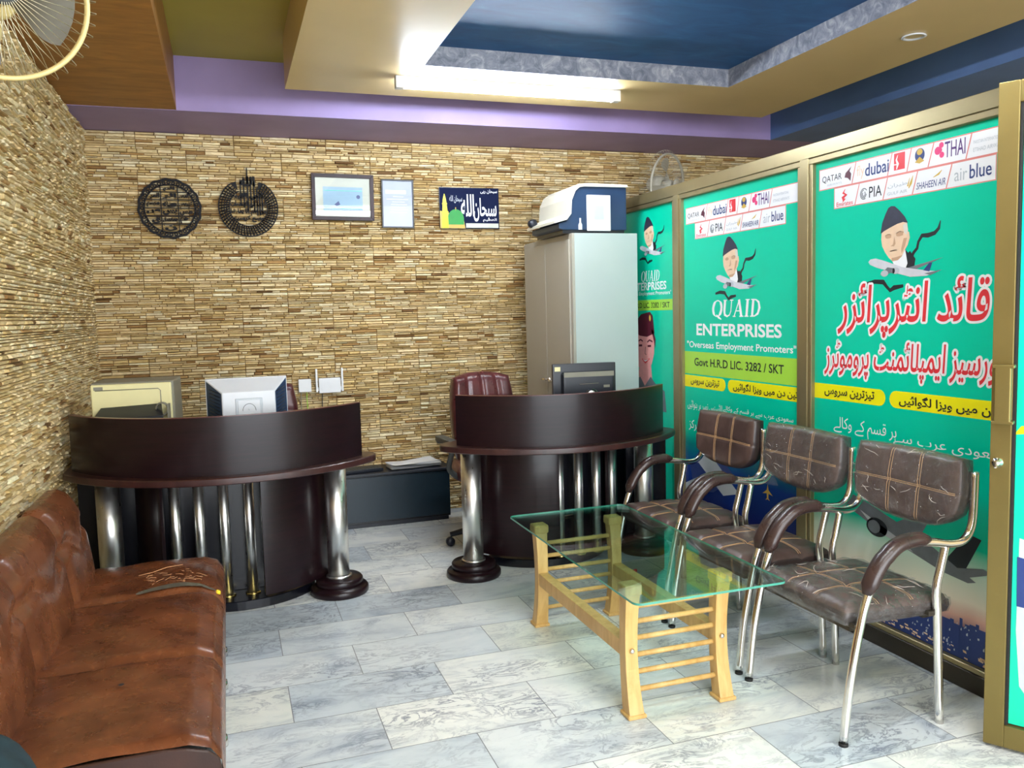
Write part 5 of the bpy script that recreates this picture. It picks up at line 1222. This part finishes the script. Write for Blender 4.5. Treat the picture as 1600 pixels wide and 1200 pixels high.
# ================================================================== VISITOR CHAIRS
def arc_side(y):
    return smooth_path([(-0.235, y, 0.015), (-0.213, y, 0.20), (-0.172, y, 0.40), (-0.140, y, 0.50), (-0.098, y, 0.575), (-0.040, y, 0.630), (0.03, y, 0.648), (0.12, y, 0.642), (0.20, y, 0.628), (0.255, y, 0.632), (0.288, y, 0.665), (0.300, y, 0.725), (0.304, y, 0.865)], 6)
SEAT_U, SEAT_V = (-0.36, 0.30), (-0.30, 0.34)
BACK_U, BACK_V = (-0.26, 0.30), (-0.02,)
def visitor_chair(label, loc, wrap_seat, wrap_back):
    t = thing('visitor_chair', label, 'chair', loc, 0, 'chrome and leatherette visitor chairs by the partition')
    HY = 0.262
    for s in (-1, 1):
        b = B(); b.tube(arc_side(s * HY), 0.0145, 14); sf = b.obj('side_frame', 'chrome', t)
        pth = [p for p in arc_side(s * HY) if -0.150 < p.x < 0.115 and p.z > 0.47]
        b = B(); n = len(pth); k = [Vector((p.x, p.y, p.z)) for p in pth]
        b.tube([p + Vector((-0.35 * 0.012 if i < n * 0.4 else 0, 0, 0.011)) for i, p in enumerate(k)], [0.012 + 0.0125 * min(1, min(i, n - 1 - i) / 2.0) for i in range(n)], 14)
        bmesh.ops.transform(b.bm, matrix=Matrix.Translation((0, s * HY, 0)) @ Matrix.Diagonal((1, 1.25, 1, 1)) @ Matrix.Translation((0, -s * HY, 0)), verts=b.bm.verts)
        b.obj('arm_pad', 'armpad', t)
        b = B(); b.tube(smooth_path([(0.185, s * (HY - 0.004), 0.622), (0.165, s * (HY - 0.006), 0.54), (0.150, s * (HY - 0.006), 0.47), (0.158, s * (HY - 0.006), 0.36), (0.172, s * (HY - 0.004), 0.0)], 5), 0.0145, 14); rl = b.obj('rear_leg', 'chrome', t)
        b = B(); b.lathe([(0.0, 0.0), (0.0155, 0.0), (0.0155, 0.009), (0.0, 0.009)], 14, (-0.236, s * HY, 0)); b.obj('foot_cap', 'rubber', sf)
        for bx0, zz in ((-0.168, 0.40), (0.142, 0.40)):
            b = B(); b.box(bx0 - 0.022, bx0 + 0.022, min(s * 0.215, s * (HY - 0.004)), max(s * 0.215, s * (HY - 0.004)), zz - 0.018, zz - 0.002); b.bevel(0.003, 1); b.obj('seat_bracket', 'alu_dark', t)
    b = B()
    b.box(-0.185, -0.145, -0.225, 0.225, 0.366, 0.384); b.obj('cross_bar', 'alu_dark', t)
    b = B(); b.box(0.125, 0.165, -0.225, 0.225, 0.366, 0.384); b.obj('cross_bar', 'alu_dark', t)
    b, pf = pad(0.455, 0.475, 0.070, SEAT_U, SEAT_V, 34, 0.16, 0.009)
    st = b.obj('seat', ['chair_leather', 'chair_side'], t, (0.015, 0, 0.382), (0, radians(1.5), 0))
    stitching(pf, SEAT_U, SEAT_V, 0.0016, 0.022).obj('seat_stitching', 'thread', st)
    rm = Matrix(((0, 0, -1, 0), (1, 0, 0, 0), (0, -1, 0, 0), (0, 0, 0, 1))).to_3x3()   # pad x -> chair y, pad y -> down, pad top -> towards -x
    lean = Matrix.Rotation(radians(7), 3, 'Y')
    eul = (lean @ rm).to_euler()
    b, pf2 = pad(0.505, 0.265, 0.050, BACK_U, BACK_V, 34, 0.20, 0.006, 0.026, 0.008, belly=0.42)
    bk = b.obj('backrest', ['chair_leather', 'chair_side'], t, (0.308, 0, 0.775), eul)
    stitching(pf2, BACK_U, BACK_V, 0.0016, 0.022).obj('back_stitching', 'thread', bk)
    if wrap_seat:
        b, pw = pad(0.455, 0.475, 0.070, SEAT_U, SEAT_V, 40, 0.16, 0.005, 0.0, 0.018, 0.004, 0.005, 3, False); o = b.obj('plastic_wrap', ['film', 'film'], st); o['label'] = 'clear crinkled plastic wrap on the seat'
        crease_glints(pw, 22, 5, [(0.0, 0.25, 0.0, 1.0), (0.0, 1.0, 0.0, 0.2), (0.3, 0.7, 0.5, 1.0), (0.75, 1.0, 0.0, 1.0)]).obj('crease_glints', 'glint_film', st)['kind'] = 'stuff'
        b = B(); b.grid(lambda u, v: (-0.225 - 0.012 * v + 0.006 * sin(8 * u), -0.19 + 0.38 * u, 0.03 - 0.075 * v * (0.6 + 0.4 * sin(7 * u))), 16, 5); b.obj('plastic_flap', 'film', st)
    if wrap_back:
        b, pw = pad(0.505, 0.265, 0.050, BACK_U, BACK_V, 40, 0.20, 0.003, 0.026, 0.010, 0.004, 0.003, 8, False, 0.42); o = b.obj('plastic_wrap', ['film', 'film'], bk); o['label'] = 'clear crinkled plastic wrap on the backrest'
        crease_glints(pw, 18 if wrap_back == 1 else 14, 6, [(0.0, 0.18, 0.0, 1.0), (0.82, 1.0, 0.0, 1.0), (0.1, 0.9, 0.55, 0.8), (0.0, 1.0, 0.0, 0.12)] if wrap_back == 1 else [(0.72, 1.0, 0.3, 1.0), (0.1, 0.95, 0.62, 0.86)]).obj('crease_glints', 'glint_film', bk)['kind'] = 'stuff'
        if wrap_back == 2:
            b = B(); b.grid(lambda u, v: (0.262 - 0.10 * u * (0.3 + 0.7 * v), 0.0 + 0.14 * v - 0.13 * (1 - u) * (1 - v) + 0.015 * sin(20 * v), 0.03 + 0.03 * sin(3 * u) + 0.012 * sin(19 * v + 4 * u)), 14, 16); b.obj('gathered_plastic', 'film', bk)
    return t
visitor_chair('chocolate leatherette chrome chair nearest the door, wrapped in clear plastic', (2.083, 2.395, 0), True, 1)
visitor_chair('middle chrome visitor chair with torn plastic hanging on its backrest', (2.083, 2.985, 0), False, 2)
visitor_chair('unwrapped chrome visitor chair next to the right reception desk', (2.083, 3.575, 0), False, 0)

# ================================================================== COFFEE TABLE
t = thing('coffee_table', 'pale wooden coffee table frame with ladder ends under a glass top', 'table', (1.49, 3.04, 0))
TX, TY = 0.185, 0.435
for sy in (-1, 1):
    for sx in (-1, 1):
        # bowed square leg, narrower at the waist
        def leg(u, v, sx=sx, sy=sy):
            z = 0.012 + 0.435 * v; q = (v - 0.55)
            oy = sy * (TY + 0.10 * q * q * (1.1 if q < 0 else 0.8)); hw = 0.0245 + 0.016 * (q * q)
            k = u * 4; i = int(k) % 4; f = k - int(k); c = [(-1, -1), (1, -1), (1, 1), (-1, 1)]
            a, d = c[i], c[(i + 1) % 4]
            return (sx * TX + hw * (a[0] * (1 - f) + d[0] * f), oy + hw * (a[1] * (1 - f) + d[1] * f), z)
        b = B(); b.grid(leg, 4, 14, smooth=False); bmesh.ops.remove_doubles(b.bm, verts=b.bm.verts, dist=1e-5); b.bevel(0.004, 2, 0.9)
        lg = b.obj('leg', 'pine', t)
        qb = 0.10 * 0.55 ** 2 * 1.1; qt = 0.10 * 0.45 ** 2 * 0.8
        b = B(); y = sy * (TY + qb); b.box(sx * TX - 0.036, sx * TX + 0.036, y - 0.036, y + 0.036, 0, 0.014); b.bevel(0.003, 1); b.obj('foot_plate', 'pine', lg)
        y = sy * (TY + qt); b = B(); b.box(sx * TX - 0.034, sx * TX + 0.034, y - 0.034, y + 0.034, 0.442, 0.480); b.bevel(0.011, 3); b.obj('cap', 'pine', lg)
        b = B(); b.lathe([(0, 0.006), (0.006, 0.005), (0.010, 0.0), (0, 0)], 14, (sx * TX, sy * (TY + 0.026 + 0.004), 0.235), axis=(0, sy, 0)); b.obj('bolt', 'steel', lg)
    for z in (0.085, 0.147, 0.208, 0.270, 0.332, 0.390):
        q = (z - 0.012) / 0.435 - 0.55; y = sy * (TY + 0.10 * q * q * (1.1 if q < 0 else 0.8))
        b = B(); b.tube([(-TX + 0.015, y, z), (TX - 0.015, y, z)], 0.0095, 12); b.obj('rung', 'pine', t)
for sx in (-1, 1):
    b = B(); b.box(sx * TX - 0.022, sx * TX + 0.022, -TY + 0.015, TY - 0.015, 0.205, 0.262); b.bevel(0.004, 2); b.obj('side_beam', 'pine', t)
# glass top: rounded sheet resting on the leg caps
b = B(); gw, gl, rr = 0.297, 0.645, 0.03; P = []
for cx, cy, a0 in ((gw - rr, gl - rr, 0), (-gw + rr, gl - rr, 90), (-gw + rr, -gl + rr, 180), (gw - rr, -gl + rr, 270)):
    P += [(cx + rr * cos(radians(a0 + 90 * i / 6)), cy + rr * sin(radians(a0 + 90 * i / 6))) for i in range(7)]
b.prism(P, 0, 0.008)
for f in b.bm.faces: f.material_index = 1 if abs(f.normal.z) < 0.5 else 0
b.bm.normal_update()
for f in b.bm.faces: f.material_index = 1 if abs(f.normal.z) < 0.5 else 0
g = b.obj('glass_top', ['table_glass', 'glass_edge'], None, (1.512, 3.012, 0.4805)); tag(g, 'clear greenish glass sheet resting on the pale wooden table frame', 'glass table top')
# small red thing on the floor beyond the table
b = B(); b.lathe([(0.0, 0.0), (0.016, 0.002), (0.022, 0.014), (0.014, 0.026), (0.0, 0.03)], 16, (0, 0, 0)); b.tube([(0.01, 0, 0.018), (0.05, 0.012, 0.012), (0.065, 0.02, 0.010)], [0.012, 0.009, 0.005], 8)
o = b.obj('red_plug', 'red', None, (2.03, 3.98, 0), (0, 0, 0.6)); tag(o, 'small red plastic object lying on the floor under the far visitor chair', 'plug')
